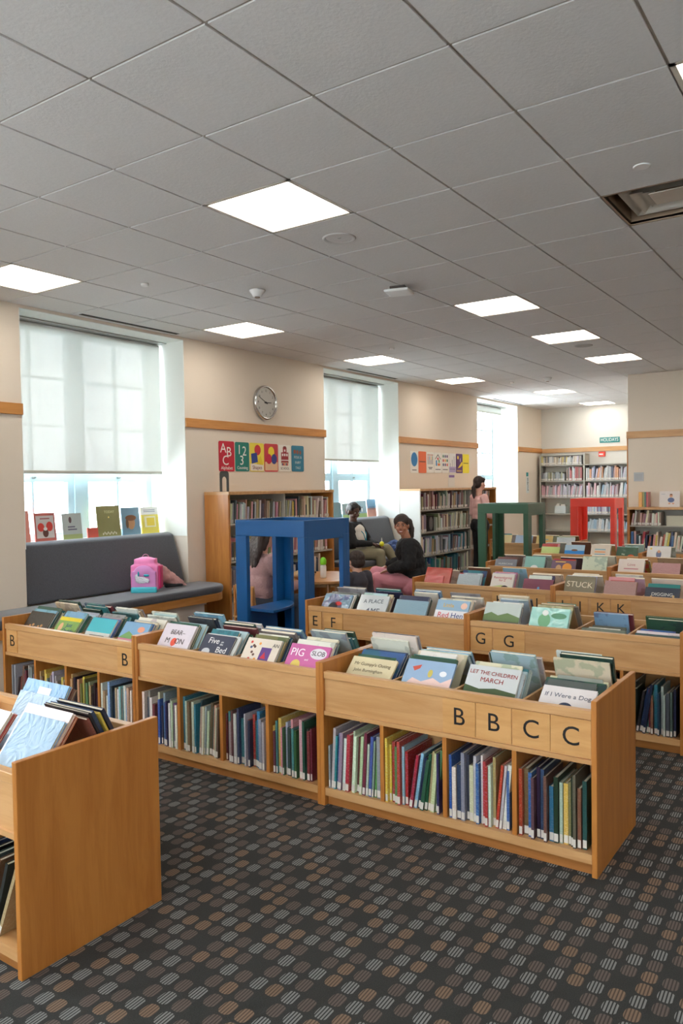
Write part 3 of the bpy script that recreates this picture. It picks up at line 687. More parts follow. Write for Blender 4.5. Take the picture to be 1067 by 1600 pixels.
UW, UD, UH = 1.335, .585, .70
LETTER = plain('letter_black', (20, 18, 18), .5)
def make_unit(X, Y, label, cards=(), lower=True, det=True):
    """origin: floor, front face, end with the smaller Y. local x 0..UD, y 0..UW"""
    t = thing('book_browser_unit', label, 'book browser bin', (X, Y, 0), group='maple picture book browser units')
    T = .022
    for y0 in (0, UW-T): bevel(bx('end_panel', WOODV, t, 0, y0, 0, UD, y0+T, UH), .002, 1)
    a, b_ = T, UW-T
    for s, nm in ((0, 'front_panel'), (1, 'rear_panel')):
        f = lambda v: UD-v if s else v
        def q(name, mat, x0, z0, x1, z1):
            xa, xb = sorted((f(x0), f(x1))); return bx(name, mat, t, xa, a, z0, xb, b_, z1)
        q(nm, WOODH, .016, .462, .034, .625)
        bevel(q('top_rail', WOODH, .006, .622, .040, .657), .002, 1)
        q('edge_strip', WOODH, .006, .445, .03, .464)
        q('kick_board', WOODD, .03, .0, .048, .05)
    bx('shelf_board', WOODH, t, .006, a, .05, UD-.006, b_, .088)
    bx('tray_floor', WOODH, t, .03, a, .510, UD-.03, b_, .523)
    bx('centre_panel', WOODH, t, UD/2-.008, a, .088, UD/2+.008, b_, .448)
    cw = (b_-a)/4
    for k in range(1, 4):
        y = a+cw*k
        bx('shelf_divider', WOODV, t, .012, y-.010, .088, UD-.012, y+.010, .448)
        bx('tray_divider', WOODH, t, .04, y-.006, .523, UD-.04, y+.006, .632)
    for (Yc, w, ch) in cards:
        c = bx('letter_card', WOODC, t, .0105, Yc-Y-w/2, .468, .016, Yc-Y+w/2, .618)
        text('letter', ch, .108, LETTER, c, (0, -1, 0), (0, 0, 1), (-.0032, 0, .0), depth=.0006)
    return t
def bin_span(Y, k):
    """k = 0 is the compartment with the largest Y (first seen)"""
    T = .022; cw = (UW-2*T)/4; y1 = Y+UW-T-cw*k; return y1-cw+.012, y1-.012
NB = 0
def fill_bin(row, unit, k, X, Y, nf, nr, det):
    global NB
    y0, y1 = bin_span(Y, k)
    un = UNITNAME[(row, unit)]; grp = 'picture books in the browser bins'
    sp = SPEC.get((row, unit, k))
    lean = math.radians(sp[4] if sp else random.uniform(30, 42)); ln0 = lean
    x = X+.048; low = (row, unit) == (2, 1) and k > 1
    zb = .524
    for n in range(nf):
        t = random.choice((.010, .013, .016, .020)) if n else .012
        if n == 0 and sp:
            cn, rgb, w, h, _, art, mat, lb = sp; w = min(w, y1-y0-.01)
        else:
            cn = random.choice(COLD if (row, unit) in ((2, 0), (1, 2), (1, 0)) else COLD+['cream', 'white', 'red', 'tan', 'olive', 'white'] if row < 3 else PALE); rgb = None; art = None; mat = None
            w = random.uniform(.19, .265); h = random.uniform(.235, .275)*(.8 if low else 1)
            lb = '%s book, %s in front half of %s bin, %s' % (cn, ORD[n], ORD[k], un)
        yc = (y0+y1)/2 + random.uniform(-1, 1)*max(0, (y1-y0-w)/2-.004)*(.6 if not (n == 0 and sp) else .2)
        lift = t*math.sin(lean)*0
        bx_ = x + h*0
        r, c = picture_book(Mbin(bx_, yc, zb+.001+t*math.sin(lean), lean), w, h, t, cn, lb, grp, 2 if det else 0, mat, rgb)
        if art: art(r, w, h)
        x += (t+.0022)/math.cos(lean); NB += 1
    xr = X+UD-.045; lean2 = math.radians(random.uniform(24, 34)) if ln0 < math.radians(45) else math.radians(22)
    for n in range(nr):
        t = random.choice((.010, .013, .016, .020))
        cn = random.choice(COLD if (row, unit) in ((2, 0), (1, 2)) else COLD+['cream', 'white', 'maroon', 'tan'] if row < 3 else PALE)
        w = random.uniform(.19, .265); h = random.uniform(.24, .285)*(.72 if low else 1)
        lb = '%s book, %s in rear half of %s bin, %s' % (cn, ORD[n], ORD[k], un)
        yc = (y0+y1)/2 + random.uniform(-1, 1)*max(0, (y1-y0-w)/2-.004)*.6
        # facing the other aisle: rotate by 180 degrees, front cover to +X
        picture_book(Mbin(xr, yc, zb+.001+t*math.sin(lean2), lean2, yaw=PI), w, h, t, cn, lb, grp, 1 if det else 0)
        xr -= (t+.0022)/math.cos(lean2); NB += 1

def shelf_run(M, length, depth, hmin, hmax, pal, phrase, group, tmin=.006, tmax=.016, detail=1, maxn=99, fill=1., name='shelf_book', stuff=None, leanp=.12, start=0, lab_z=.03, pull=.03):
    """row of spine-out books. M: local x along the shelf, y into the shelf, z up, origin at the shelf's front left corner"""
    x = .004; n = start; lean = 0
    end = length*fill
    while x < end-.016 and n-start < maxn:
        t = random.uniform(tmin, tmax); h = random.uniform(hmin, hmax); d = min(depth-.02, random.uniform(.17, .24))
        if random.random() < .15: h *= .84
        if random.random() < leanp: lean = random.choice((0, 0, .06, .1, .16))
        if x+t+h*math.sin(lean) > length-.004: lean = 0
        if x+t > length-.004: break
        cn = random.choice(pal)
        lb = '%s book, %s on %s' % (cn, ordw(n), phrase)
        y = random.uniform(0, pull)
        if stuff is not None:
            stuff.append((M @ Matrix.Translation((x, .012+y, .0006+t*math.sin(lean))) @ Matrix.Rotation(lean, 4, 'Y'), t, d, h, cn))
            x += (t+.0012)/math.cos(lean)+(random.uniform(.0, .004)); n += 1; continue
        Mb = M @ Matrix.Translation((x, .012+y, .0006+t*math.sin(lean))) @ Matrix.Rotation(lean, 4, 'Y')
        # x thickness, y depth, z height
        lz = lab_z
        if detail >= 1:
            r = empty(name, M=Mb)
            mb = MB().box(0, 0, 0, t, .002, h).box(0, .002, 0, .0018, d, h).box(t-.0018, .002, 0, t, d, h)
            c = mb.build('cover', SPINE, r); colour(c, PAL[cn], 14)
            MB().box(.0018, .002, .003, t-.0018, d-.003, h-.004).build('page_block', PAPER, r)
            MB().box(.0004, -.0006, .006, t-.0004, 0, .006+lz).build('spine_label', LABEL, r)
        else:
            r = MB().box(0, 0, 0, t, d, h, mi=[0, 1, 0, 0, 0, 0]).box(.0004, -.0006, .008, t-.0004, 0, .008+lz, mi=2).build(name, [SPINE, PAPER, LABEL])
            r.matrix_basis = Mb; colour(r, PAL[cn], 14)
        tag(r, lb, 'book', group)
        x += (t+.0012)/math.cos(lean)+(random.uniform(.0, .004)); n += 1
    return n
def Mfront(X, Y, Z):   # shelf facing -X: local x runs toward -Y
    return Matrix.Translation((X, Y, Z)) @ Matrix.Rotation(-PI/2, 4, 'Z')
def Mleft(X, Y, Z):    # shelf facing -Y: local x runs toward +X
    return Matrix.Translation((X, Y, Z))

ROWX = {1: 1.06, 2: 2.70, 3: 4.34, 4: 5.98, 5: 7.70, 6: 9.22}
UNITS = [
 (1, 0, 1.06, 1.688, 'maple browser unit with letter B at both ends nearest the bench', [(2.925, .11, 'B'), (1.785, .13, 'B')]),
 (1, 1, 1.06, .350, 'maple browser unit without letters holding the balloon and pink books', []),
 (1, 2, 1.06, -.985, 'maple browser unit lettered B B C C with a plain end panel', [(-.39, .155, 'B'), (-.55, .16, 'B'), (-.715, .16, 'C'), (-.88, .165, 'C')]),
 (2, 0, 2.70, .350, 'maple browser unit lettered E F beside the blue frame', [(1.60, .12, 'E'), (1.435, .17, 'F')]),
 (2, 1, 2.70, -.985, 'maple browser unit lettered G G', [(.255, .16, 'G'), (.06, .21, 'G')]),
 (3, 0, 4.34, .350, 'maple browser unit lettered H I I with the red book', [(.82, .15, 'H'), (.655, .15, 'I'), (.49, .15, 'I')]),
 (3, 1, 4.34, -.985, 'maple browser unit lettered J K K with the olive and navy books', [(.27, .13, 'J'), (.125, .13, 'J'), (-.04, .15, 'K'), (-.20, .15, 'K')]),
 (4, 0, 5.98, .350, 'maple browser unit of the fourth row next to the green frame', []),
 (4, 1, 5.98, -.985, 'maple browser unit of the fourth row reaching past the picture edge', []),
 (5, 0, 7.70, .47, 'maple browser unit of the fifth row behind the green frame leg', []),
 (5, 1, 7.70, -.865, 'maple browser unit of the fifth row near the low bookcase', []),
 (6, 0, 9.22, 1.74, 'farthest maple browser unit, seen through the green frame', []),
]
for row, unit, X, Y, lb, cards in UNITS:
    make_unit(X, Y, lb, cards)
    near = row <= 2
    for k in range(4):
        if row == 5 and unit == 1 and k > 0: continue
        if row == 4 and unit == 1 and k > 2: continue
        if row == 3 and unit == 1 and k > 2: continue
        nf, nr = {1: (6, 4), 2: (5, 3), 3: (4, 2), 4: (3, 2), 5: (3, 2), 6: (2, 2)}[row]
        if (row, unit, k) == (2, 1, 2) or (row, unit, k) == (2, 1, 3): nf, nr = 3, 3
        fill_bin(row, unit, k, X, Y, nf, nr, near)
# lower shelves
LOWP = {(1, 0): [['dark grey', 'black', 'silver', 'brown', 'maroon', 'grey'], ['brown', 'tan', 'grey', 'yellow', 'pink', 'silver'], ['yellow', 'olive', 'pale green', 'black', 'tan', 'green'], ['teal', 'sky blue', 'navy', 'grey', 'brown', 'white', 'tan']],
        (1, 1): [['blue', 'navy', 'purple', 'maroon', 'grey', 'pale green', 'teal', 'white'], ['tan', 'cream', 'pale green', 'teal', 'dark green', 'olive', 'green', 'silver', 'brown'], ['maroon', 'navy', 'teal', 'grey', 'dark green', 'silver', 'red', 'blue', 'tan'], ['yellow', 'maroon', 'red', 'dark green', 'teal', 'silver', 'pink', 'cream', 'orange', 'grey']],
        (1, 2): [['green', 'pale blue', 'pale green', 'teal', 'maroon', 'red', 'silver', 'white', 'blue', 'grey'], ['red', 'pale green', 'navy', 'sky blue', 'dark green', 'tan', 'orange', 'red', 'green', 'yellow', 'teal'], ['red', 'navy', 'white', 'red', 'silver', 'grey', 'tan', 'white', 'blue', 'cream'], ['pale green', 'olive', 'silver', 'navy', 'yellow', 'dark green', 'black', 'brown', 'red', 'teal', 'blue']]}
for (u_, Y) in ((0, 1.688), (1, .350), (1, None), (2, -.985)):
    if Y is None: continue
    for k in range(4):
        y0, y1 = bin_span(Y, k)
        pal = LOWP[(1, u_)][k]
        shelf_run(Mfront(1.06, y1+.0, .0885), y1-y0, .26, .24, .30, pal, 'the %s lower cubby of %s' % (ORD[k], UNITNAME[(1, u_)]), 'spine-out books in the lower cubbies',
                  tmin=.008 if u_ else .010, tmax=.019, maxn=17, leanp=.1, lab_z=.032)
for k in (2, 3):
    y0, y1 = bin_span(-.985, k)
    shelf_run(Mfront(2.70, y1, .0885), y1-y0, .26, .24, .30, ['dark grey', 'navy', 'silver', 'blue', 'teal', 'brown', 'maroon', 'black', 'grey'], 'the %s lower cubby of the G G unit' % ORD[k],
              'spine-out books in the lower cubbies', tmin=.008, tmax=.018, maxn=17, leanp=.5, detail=1)
# box A: cut off at the picture edge
XA, YA = -.562, .338
make_unit(XA, YA, 'maple browser unit with broad end panel, cut off by the picture edge')
def abook(x, y, lean, w, h, t, cn, rgb, mat, lb, yaw=0, roll=0, art=None, z=None, back=False):
    M = Mbin(XA+x, YA+y, (z or .525)+t*math.sin(abs(lean)), lean, yaw)
    if roll: M = M @ Matrix.Rotation(roll, 4, 'Y')
    r, c = picture_book(M, w, h, t, cn, lb, 'picture books in the cut-off unit', 2, mat, rgb, back)
    if art: art(r, w, h)
    return r
G_ = 'picture books in the cut-off unit'
abook(.050, .180, math.radians(38), .235, .29, .012, 'pale blue', (122, 156, 184), FOIL, 'pale blue picture book in crinkled plastic nearest the broad end panel', roll=.0)
abook(.070, .195, math.radians(38), .26, .315, .014, 'pink', (222, 190, 184), COVERP, 'pale pink picture book with orange edge behind the plastic-wrapped blue one')
abook(.091, .19, math.radians(38), .25, .30, .010, 'orange', (196, 104, 70), COVERP, 'orange brown picture book behind the pale pink one')
abook(.50, .18, math.radians(26), .26, .27, .014, 'navy', (36, 42, 62), COVERP, 'dark navy picture book leaning the other way behind the broad end panel', yaw=PI)
abook(.478, .175, math.radians(26), .25, .26, .008, 'yellow', (216, 186, 60), COVERP, 'thin yellow picture book among the dark ones by the end panel', yaw=PI)
abook(.465, .19, math.radians(26), .25, .265, .014, 'blue', (48, 70, 104), FOIL, 'dark blue plastic-wrapped picture book by the end panel', yaw=PI)
abook(.442, .18, math.radians(26), .255, .27, .010, 'black', (34, 34, 38), COVERP, 'black picture book by the end panel', yaw=PI)
abook(.425, .17, math.radians(26), .24, .25, .012, 'brown', (120, 66, 52), COVERP, 'brown picture book by the end panel', yaw=PI)
abook(.050, .50, math.radians(40), .24, .28, .012, 'white', (224, 220, 208), COVERP, 'off-white picture book cut off by the picture edge')
abook(.070, .50, math.radians(40), .25, .27, .010, 'red', (176, 70, 62), COVERP, 'red picture book behind the off-white one at the picture edge')
abook(.30, .50, math.radians(30), .25, .255, .012, 'sky blue', (140, 170, 194), FOIL, 'light blue plastic-wrapped picture book with white lower cloud')
abook(.318, .50, math.radians(30), .27, .30, .012, 'sky blue', (96, 146, 192), FOIL, 'taller sky blue picture book with white sticker in the cut-off unit', art=lambda r, w, h: art_rect(r, -.04, h*.78, .04, h*.92, (222, 226, 232)))
abook(.337, .50, math.radians(30), .25, .29, .012, 'maroon', (140, 62, 56), COVERP, 'maroon picture book behind the taller sky blue one')
abook(.354, .49, math.radians(30), .25, .28, .010, 'brown', (150, 110, 84), COVERP, 'light brown picture book behind the maroon one')
for k, (cn, ln) in enumerate((('navy', .18), ('black', .22), ('dark grey', .26), ('brown', .3), ('black', .34), ('tan', .42))):
    y0, y1 = bin_span(YA, 3)
    M = Mfront(XA+.02, y1-.02-k*.03, .0895+.014*math.sin(ln)) @ Matrix.Rotation(ln, 4, 'Y')
    r = empty('shelf_book', M=M); t = .014; h = .27; d = .22
    c = MB().box(0, 0, 0, t, .002, h).box(0, .002, 0, .0018, d, h).box(t-.0018, .002, 0, t, d, h).build('cover', SPINE, r); colour(c, PAL[cn])
    MB().box(.0018, .002, .003, t-.0018, d-.003, h-.004).build('page_block', PAPER, r)
    MB().box(.0004, -.0006, .006, t-.0004, 0, .038).build('spine_label', LABEL, r)
    tag(r, '%s leaning book, %s in the end cubby of the cut-off front unit' % (cn, ORD[k]), 'book', 'spine-out books in the lower cubbies')
# ------------------------------------------------------------------ wall bookcases
def bookcase(name, label, M, W, D, H, shelves, wood_side=True, metal=True, side='WOODV', cat='bookcase', back=True, div=()):
    """local x 0..W, y 0 (front)..D, z"""
    t = thing(name, label, cat, M=M)
    sm = {'WOODV': WOODV, 'WHITE': plain('white_side', (222, 222, 216), .5)}[side]
    bevel(bx('side_panel', sm, t, 0, 0, 0, .03, D, H-.03), .003, 1); bevel(bx('side_panel', WOODV, t, W-.03, 0, 0, W, D, H-.03), .003, 1)
    bevel(bx('top_board', WOODH, t, 0, -.01, H-.035, W, D, H), .003, 1)
    if back: bx('back_panel', SHELFM, t, .03, D-.012, 0, W-.03, D, H-.035)
    bx('base_board', WOODD, t, .03, .02, 0, W-.03, .04, .08)
    for z in shelves: bx('shelf', SHELFM, t, .03, .008, z-.018, W-.03, D-.012, z)
    for x in div: bx('upright', SHELFM, t, x-.01, .01, .08, x+.01, D-.012, H-.035)
    return t
B1M = Mleft(4.06, 3.71, 0)
bookcase('wall_bookcase', 'tall maple bookcase behind the blue frame', B1M, 1.905, .345, 1.515, (.14, .46, .78, 1.175), div=(.95,))
# frame bead and arch bookend on the side
OLDB = ['brown', 'tan', 'cream', 'white', 'grey', 'silver', 'dark grey', 'olive', 'mauve', 'cream', 'tan', 'white', 'pink']
shelf_run(B1M @ Matrix.Translation((.035, .01, 1.1755)), .90, .30, .19, .25, OLDB+['orange', 'silver', 'white'], 'top shelf, bookcase behind blue frame', 'books on the bookcase behind the blue frame', tmin=.014, tmax=.028, detail=0, lab_z=.035, leanp=.1)
shelf_run(B1M @ Matrix.Translation((.965, .01, 1.1755)), .90, .30, .20, .27, OLDB+['yellow', 'yellow', 'olive'], 'top shelf beyond upright, bookcase behind blue frame', 'books on the bookcase behind the blue frame', tmin=.016, tmax=.030, detail=0, lab_z=.035, leanp=.7)
for (xa, ln, z, hm, ph, pal, lp) in ((.035, .9, .7805, .27, 'second shelf, bookcase behind blue frame', OLDB, .1), (.965, .86, .7805, .30, 'second shelf beyond upright, bookcase behind blue frame', OLDB+['red', 'orange'], .1),
                           (.035, .9, .4605, .27, 'third shelf, bookcase behind blue frame', ['white', 'grey', 'silver', 'cream', 'dark grey'], .2), (.965, .70, .4605, .28, 'third shelf beyond upright, bookcase behind blue frame', ['white', 'navy', 'cream', 'white', 'cream'], .9),
                           (.035, .9, .1405, .25, 'bottom shelf, bookcase behind blue frame', ['white', 'grey', 'dark grey', 'cream'], .2)):
    shelf_run(B1M @ Matrix.Translation((xa, .01, z)), ln, .30, .19, hm, pal, ph, 'books on the bookcase behind the blue frame', tmin=.026, tmax=.042, detail=0, name='library_book', leanp=lp, maxn=24)
# arch shaped bookend standing on top
mb = MB(); n = 14
o_ = [(-.068, 0)]+[(-.068+.03*(1-math.cos(q)), .19+.03*math.sin(q)) for q in (0, PI/4, PI/2)]+[(.068-.03*(1-math.cos(q)), .19+.03*math.sin(q)) for q in (PI/2, PI/4, 0)]+[(.068, 0)]
i_ = [(.036, 0)]+[(.036*math.cos(PI*k/n), .125+.036*math.sin(PI*k/n)) for k in range(n+1)]+[(-.036, 0)]
poly = o_+i_
Mx = Matrix.Rotation(PI/2, 4, 'X')
bmv = [Vector((x, -.004, z)) for x, z in poly]+[Vector((x, .004, z)) for x, z in poly]; N_ = len(poly)
me = MB().add(bmv, [tuple(range(N_)), tuple(range(N_, 2*N_))[::-1]]+[(k, N_+k, N_+(k+1) % N_, (k+1) % N_) for k in range(N_)])
me.box(-.068, 0, 0, .068, .1, .002)
tag(me.build('arch_bookend', plain('bookend_grey', (84, 88, 88), .5, .4), None, (4.19, 3.88, 1.5155)), 'dark grey arched metal bookend standing on top of the bookcase', 'bookend')

B2M = Mleft(8.18, 3.71, 0)
bookcase('wall_bookcase', 'long bookcase with pale end panel behind the standing person', B2M, 2.78, .345, 1.50, (.16, .49, .845, 1.18), side='WHITE', div=(1.74,))
P2 = ['grey', 'silver', 'cream', 'tan', 'brown', 'white', 'dark grey', 'pale green', 'maroon', 'white', 'silver', 'olive', 'mauve']
for (z, ph, pal) in ((1.1805, 'the top shelf', ['brown', 'maroon', 'dark grey', 'cream', 'olive', 'silver', 'tan', 'grey', 'mauve', 'white']), (.8455, 'the second shelf', P2+['white', 'mauve', 'cream']), (.4905, 'the third shelf', P2+['sky blue', 'teal', 'white', 'red', 'green', 'navy']), (.1605, 'the bottom shelf', ['pale green', 'white', 'grey', 'blue', 'teal', 'silver', 'brown'])):
    kw = dict(tmin=.028, tmax=.044, detail=0, leanp=.15, lab_z=.035, name='library_book')
    x0 = .035
    if z == .8455:
        n = shelf_run(B2M @ Matrix.Translation((.035, .01, z)), .27, .30, .24, .27, pal, ph+' of the long bookcase', 'books on the long bookcase', **kw)
        # display book stand in a gap
        shelf_run(B2M @ Matrix.Translation((.58, .01, z)), 1.14, .30, .22, .28, pal, ph+' of the long bookcase', 'books on the long bookcase', start=n, **kw)
    else:
        n = shelf_run(B2M @ Matrix.Translation((x0, .01, z)), 1.69, .30, .22, .29, pal, ph+' of the long bookcase', 'books on the long bookcase', **kw)
    if z > .8: shelf_run(B2M @ Matrix.Translation((1.76, .01, z)), .95, .30, .22, .27, pal, ph+' of the long bookcase', 'books on the long bookcase', start=60-8, maxn=16 if z > 1 else 4, **dict(kw, tmin=.035, tmax=.055))
t = thing('wire_bookend', 'dark arched bookend among the books of the long bookcase', 'bookend', M=B2M @ Matrix.Translation((.44, .06, .8455)))
bevel(MB().box(-.10, 0, 0, .10, .01, .24).build('back_plate', plain('black_metal', (34, 32, 32), .5, .3), t), .004)
MB().ell((0, -.004, .12), (.062, .004, .10)).build('oval_insert', plain('grey_insert', (110, 108, 106), .5), t)

# back wall metal shelving
B3M = Mfront(13.88, 4.0, 0)
t = thing('metal_shelving', 'grey metal wall shelving under the teal holidays sign', 'shelving unit', M=B3M)
for x in (0, .92, 1.86): bx('upright', SHELFM, t, x, .0, 0, x+.03, .3, 2.14 if x < 1 else 1.93)
bx('back_panel', plain('back_cream', (206, 202, 188), .6), t, 0, .285, 0, 2.7, .30, 1.93)
bx('canopy', SHELFM, t, 0, .02, 2.12, .95, .3, 2.15)
for z in (1.93, 1.60, 1.26, .92, .57, .2):
    if z == 1.93: bx('shelf', SHELFM, t, .03, 0, z-.02, 2.7, .28, z)
    else: bx('shelf', SHELFM, t, .03, 0, z-.02, .92, .28, z); bx('shelf', SHELFM, t, .95, 0, z-.02, 2.7, .28, z)
GB = 'books on the metal shelving'; FAR = []
kw = dict(tmin=.022, tmax=.038, detail=0, leanp=.1, stuff=FAR)
def b3(x, ln, z, h0, h1, pal, ph, **k): shelf_run(B3M @ Matrix.Translation((x, .0, z+.0005)), ln, .28, h0, h1, pal, ph+' of the metal shelving', GB, **{**kw, **k})
b3(.03, .86, 1.93, .16, .18, ['cream', 'white', 'grey', 'dark grey', 'yellow', 'lavender', 'tan'], 'the top shelf')
b3(.03, .50, 1.60, .17, .19, ['dark grey', 'black', 'grey', 'silver', 'olive'], 'the second shelf')
b3(.56, .34, 1.60, .24, .29, ['white', 'red', 'silver', 'pale blue', 'brown'], 'the second half of the second shelf')
b3(.97, .95, 1.60, .24, .29, ['white', 'mauve', 'orange', 'grey', 'silver', 'navy', 'lavender'], 'the second shelf beyond the upright', leanp=.6)
b3(.03, .88, 1.26, .22, .28, ['grey', 'pink', 'pink', 'lavender', 'pink', 'mauve'], 'the third shelf', leanp=.3)
b3(.97, .95, 1.26, .22, .29, ['grey', 'white', 'pink', 'lavender', 'silver', 'sky blue', 'mauve'], 'the third shelf beyond the upright', leanp=.6)
b3(.97, .62, .92, .22, .26, ['white', 'mauve', 'sky blue', 'lavender', 'purple'], 'the fourth shelf', leanp=.1)
b3(.97, .95, .57, .22, .27, ['white', 'pale blue', 'lavender', 'silver', 'sky blue'], 'the fifth shelf', leanp=.6)
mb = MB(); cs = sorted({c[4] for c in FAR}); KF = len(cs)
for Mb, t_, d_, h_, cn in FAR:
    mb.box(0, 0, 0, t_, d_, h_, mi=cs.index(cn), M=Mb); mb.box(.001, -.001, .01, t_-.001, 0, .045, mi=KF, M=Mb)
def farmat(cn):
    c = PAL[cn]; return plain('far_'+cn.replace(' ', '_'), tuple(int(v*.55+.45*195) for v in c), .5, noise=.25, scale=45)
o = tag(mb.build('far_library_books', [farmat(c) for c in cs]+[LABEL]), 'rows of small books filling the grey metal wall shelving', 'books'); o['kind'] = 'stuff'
t = thing('wire_basket', 'white basket of papers on the lower metal shelf', 'basket', M=B3M @ Matrix.Translation((.42, .05, .921)))
mb = MB()
for (a, b_, c, d) in ((-.12, 0, .12, .006), (-.12, .17, .12, .176), (-.12, 0, -.114, .176), (.114, 0, .12, .176)): mb.box(a, b_, 0, c, d, .16)
mb.box(-.12, 0, 0, .12, .176, .005); mb.build('basket', plain('basket_white', (214, 222, 222), .5), t)
MB().box(-.09, .03, .006, -.02, .13, .2).box(.0, .04, .006, .09, .14, .19).build('papers', LABEL, t)

# holidays sign, alarm, side notice, wall plate
t = thing('holidays_sign', 'teal sign reading HOLIDAYS above the metal shelving', 'sign', (XE-.004, 2.64, 2.415))
bevel(MB().box(-.008, -.20, -.055, .004, .20, .055).build('sign_panel', plain('teal_sign', (34, 130, 128), .5), t), .008)
text('lettering', 'HOLIDAYS', .095, plain('sign_white', (240, 240, 236), .5), t, (0, -1, 0), (0, 0, 1), (-.0085, 0, 0), depth=.001, sx=.78)
t = thing('fire_alarm', 'small red fire alarm on the back wall below the rail', 'fire alarm', (XE-.02, 2.79, 2.13))
bevel(MB().box(-.02, -.065, -.05, .02, .065, .05).build('housing', REDP, t), .006)
MB().box(-.024, -.03, -.018, -.019, .05, .012).build('lens', WHITE, t)
t = thing('wall_notice', 'narrow paper notice with teal top taped to side wall', 'notice', (13.38, YW-.003, 1.57))
MB().box(-.075, -.001, -.21, .075, .002, .21).build('sheet', plain('notice_paper', (214, 218, 214), .7), t)
MB().box(-.075, -.0016, .13, .04, -.001, .21).build('teal_band', plain('teal_sign', (34, 130, 128), .5), t)
mb = MB(); random.seed(3)
for k in range(9): mb.box(-.01+random.uniform(-.02, .01), -.0016, .08-k*.03, .02+random.uniform(0, .03), -.001, .1-k*.03)
mb.build('printed_figure', plain('ink_grey', (80, 84, 86), .6), t)
t = thing('wall_plate', 'brushed grey square plate on the beige corner wall', 'wall plate', (9.9, 1.02, 1.625))
bevel(MB().box(-.006, -.07, -.065, 0, .07, .065).build('plate', plain('plate_metal', (176, 178, 180), .4, .3), t), .003)
mb = MB()
for k in range(5): mb.box(-.0068, -.05, -.04+k*.018, -.006, .05, -.035+k*.018)
mb.build('engraved_lines', plain('plate_lines', (140, 142, 146), .5), t)

# low bookcase by the corner wall
B4M = Mfront(9.58, 1.10, 0)
bookcase('low_bookcase', 'low maple bookcase against the beige corner wall', B4M, 2.2, .31, 1.19, (.2, .57, .93))
shelf_run(B4M @ Matrix.Translation((.04, .0, .9305)), .42, .28, .16, .22, ['pink', 'white', 'mauve', 'white', 'brown', 'cream'], 'the top shelf of the low bookcase', 'books on the low bookcase', name='library_book', tmin=.016, tmax=.03, detail=0, leanp=.8)
shelf_run(B4M @ Matrix.Translation((.04, .0, .5705)), .9, .28, .2, .28, ['white', 'pink', 'yellow', 'blue', 'navy', 'white', 'red', 'cream'], 'the second shelf of the low bookcase', 'books on the low bookcase', name='library_book', tmin=.018, tmax=.034, detail=0, leanp=.8)
bx('box_row', plain('box_cream', (200, 196, 176), .7), None, 9.62, .10, .93, 9.80, .58, 1.07)
o = bpy.data.objects['box_row']; o.name = 'book_carton'; tag(o, 'cream low carton standing on the low bookcase shelf', 'box')
k = 0
for (dy, t_, h, cn, rgb, lb) in ((.0, .05, .215, 'orange', (226, 150, 50), 'orange and yellow book standing on top of the low bookcase'), (.055, .022, .215, 'olive', (150, 150, 60), 'olive book standing beside the orange book'),
                             (.08, .02, .215, 'dark green', (40, 90, 66), 'dark green book standing beside the olive book'), (.104, .024, .215, 'red', (176, 34, 36), 'dark red book at the end of the standing group')):
    M = Matrix.Translation((9.66, .965-dy, 1.1905)) @ Matrix.Rotation(-PI/2-.0, 4, 'Z')
    r = empty('display_book', M=M); tag(r, lb, 'book', 'books on top of the low bookcase')
    c = MB().box(0, 0, 0, t_, .16, h).build('cover', COVERP, r); colour(c, rgb); k += 1
r, c = picture_book(Mbin(9.70, .56, 1.1905, math.radians(10)), .27, .225, .012, 'white', 'white square picture book with a small seated figure on low bookcase', 'books on top of the low bookcase', 2, COVERP, (226, 220, 212))
art_disc(r, .02, .10, .045, .035, (96, 112, 150)); art_disc(r, .02, .16, .022, .022, (206, 150, 120), k=2); art_disc(r, .0, .05, .016, .01, (206, 150, 120), k=2); art_disc(r, .05, .05, .016, .01, (206, 150, 120), k=2); art_disc(r, .02, .178, .018, .01, (120, 80, 50), k=3)
art_rect(r, -.11, .18, -.06, .188, (170, 170, 178))

# ------------------------------------------------------------------ frames (open cube display stands)
def cube_frame(label, mat, x, y, sx_, s, h, shelf=True, rz=0, name='open_cube_stand'):
    """origin: near corner (small x, small y) on the floor"""
    t = thing(name, label, 'display stand', (x, y, 0), rz, group='tall open square frames')
    wa, wb, wc = .115, .085, .13
    w = s; wx = sx_
    bt, bb, th = h, h-.135, .045
    # posts: L shaped corners
    def Lpost(cx, cy, sx, sy, lx, ly):
        mb = MB()
        x0, x1 = sorted((cx, cx+sx*th)); y0, y1 = sorted((cy, cy+sy*ly)); mb.box(x0, y0, 0, x1, y1, bb)
        x0, x1 = sorted((cx+sx*th, cx+sx*lx)); y0, y1 = sorted((cy, cy+sy*th)); mb.box(x0, y0, 0, x1, y1, bb)
        bevel(mb.build('corner_post', mat, t), .002, 1)
    Lpost(0, 0, 1, 1, .13, .07); Lpost(0, w, 1, -1, .10, .12); Lpost(wx, 0, -1, 1, .10, .08); Lpost(wx, w, -1, -1, .16, .12)
    for (a, b_, c, d, zz) in ((0, 0, th, w, bb), (wx-th, 0, wx, w, bb), (th, .0015, wx-th, th-.0015, bb-.03), (th, w-th, wx-th, w, bb)):
        bevel(bx('top_beam', mat, t, a, b_, zz, c, d, bt), .003, 1)
    if shelf:
        n = 14; R = w-.14
        poly = [(.05, w-.05)]+[(.05+ (wx-.10)*math.sin(PI/2*k/n)**1.0, w-.05-(.32)*math.cos(PI/2*k/n)) for k in range(n+1)]
        bevel(MB().prism(poly, .50, .525).build('curved_shelf', mat, t), .003, 1)
        bevel(bx('lower_panel', mat, t, .05, w-.045, 0.02, wx-.05, w-.01, .50), .002, 1)
        bx('base', mat, t, .02, .02, .0, wx-.02, w-.02, .03)
    return t
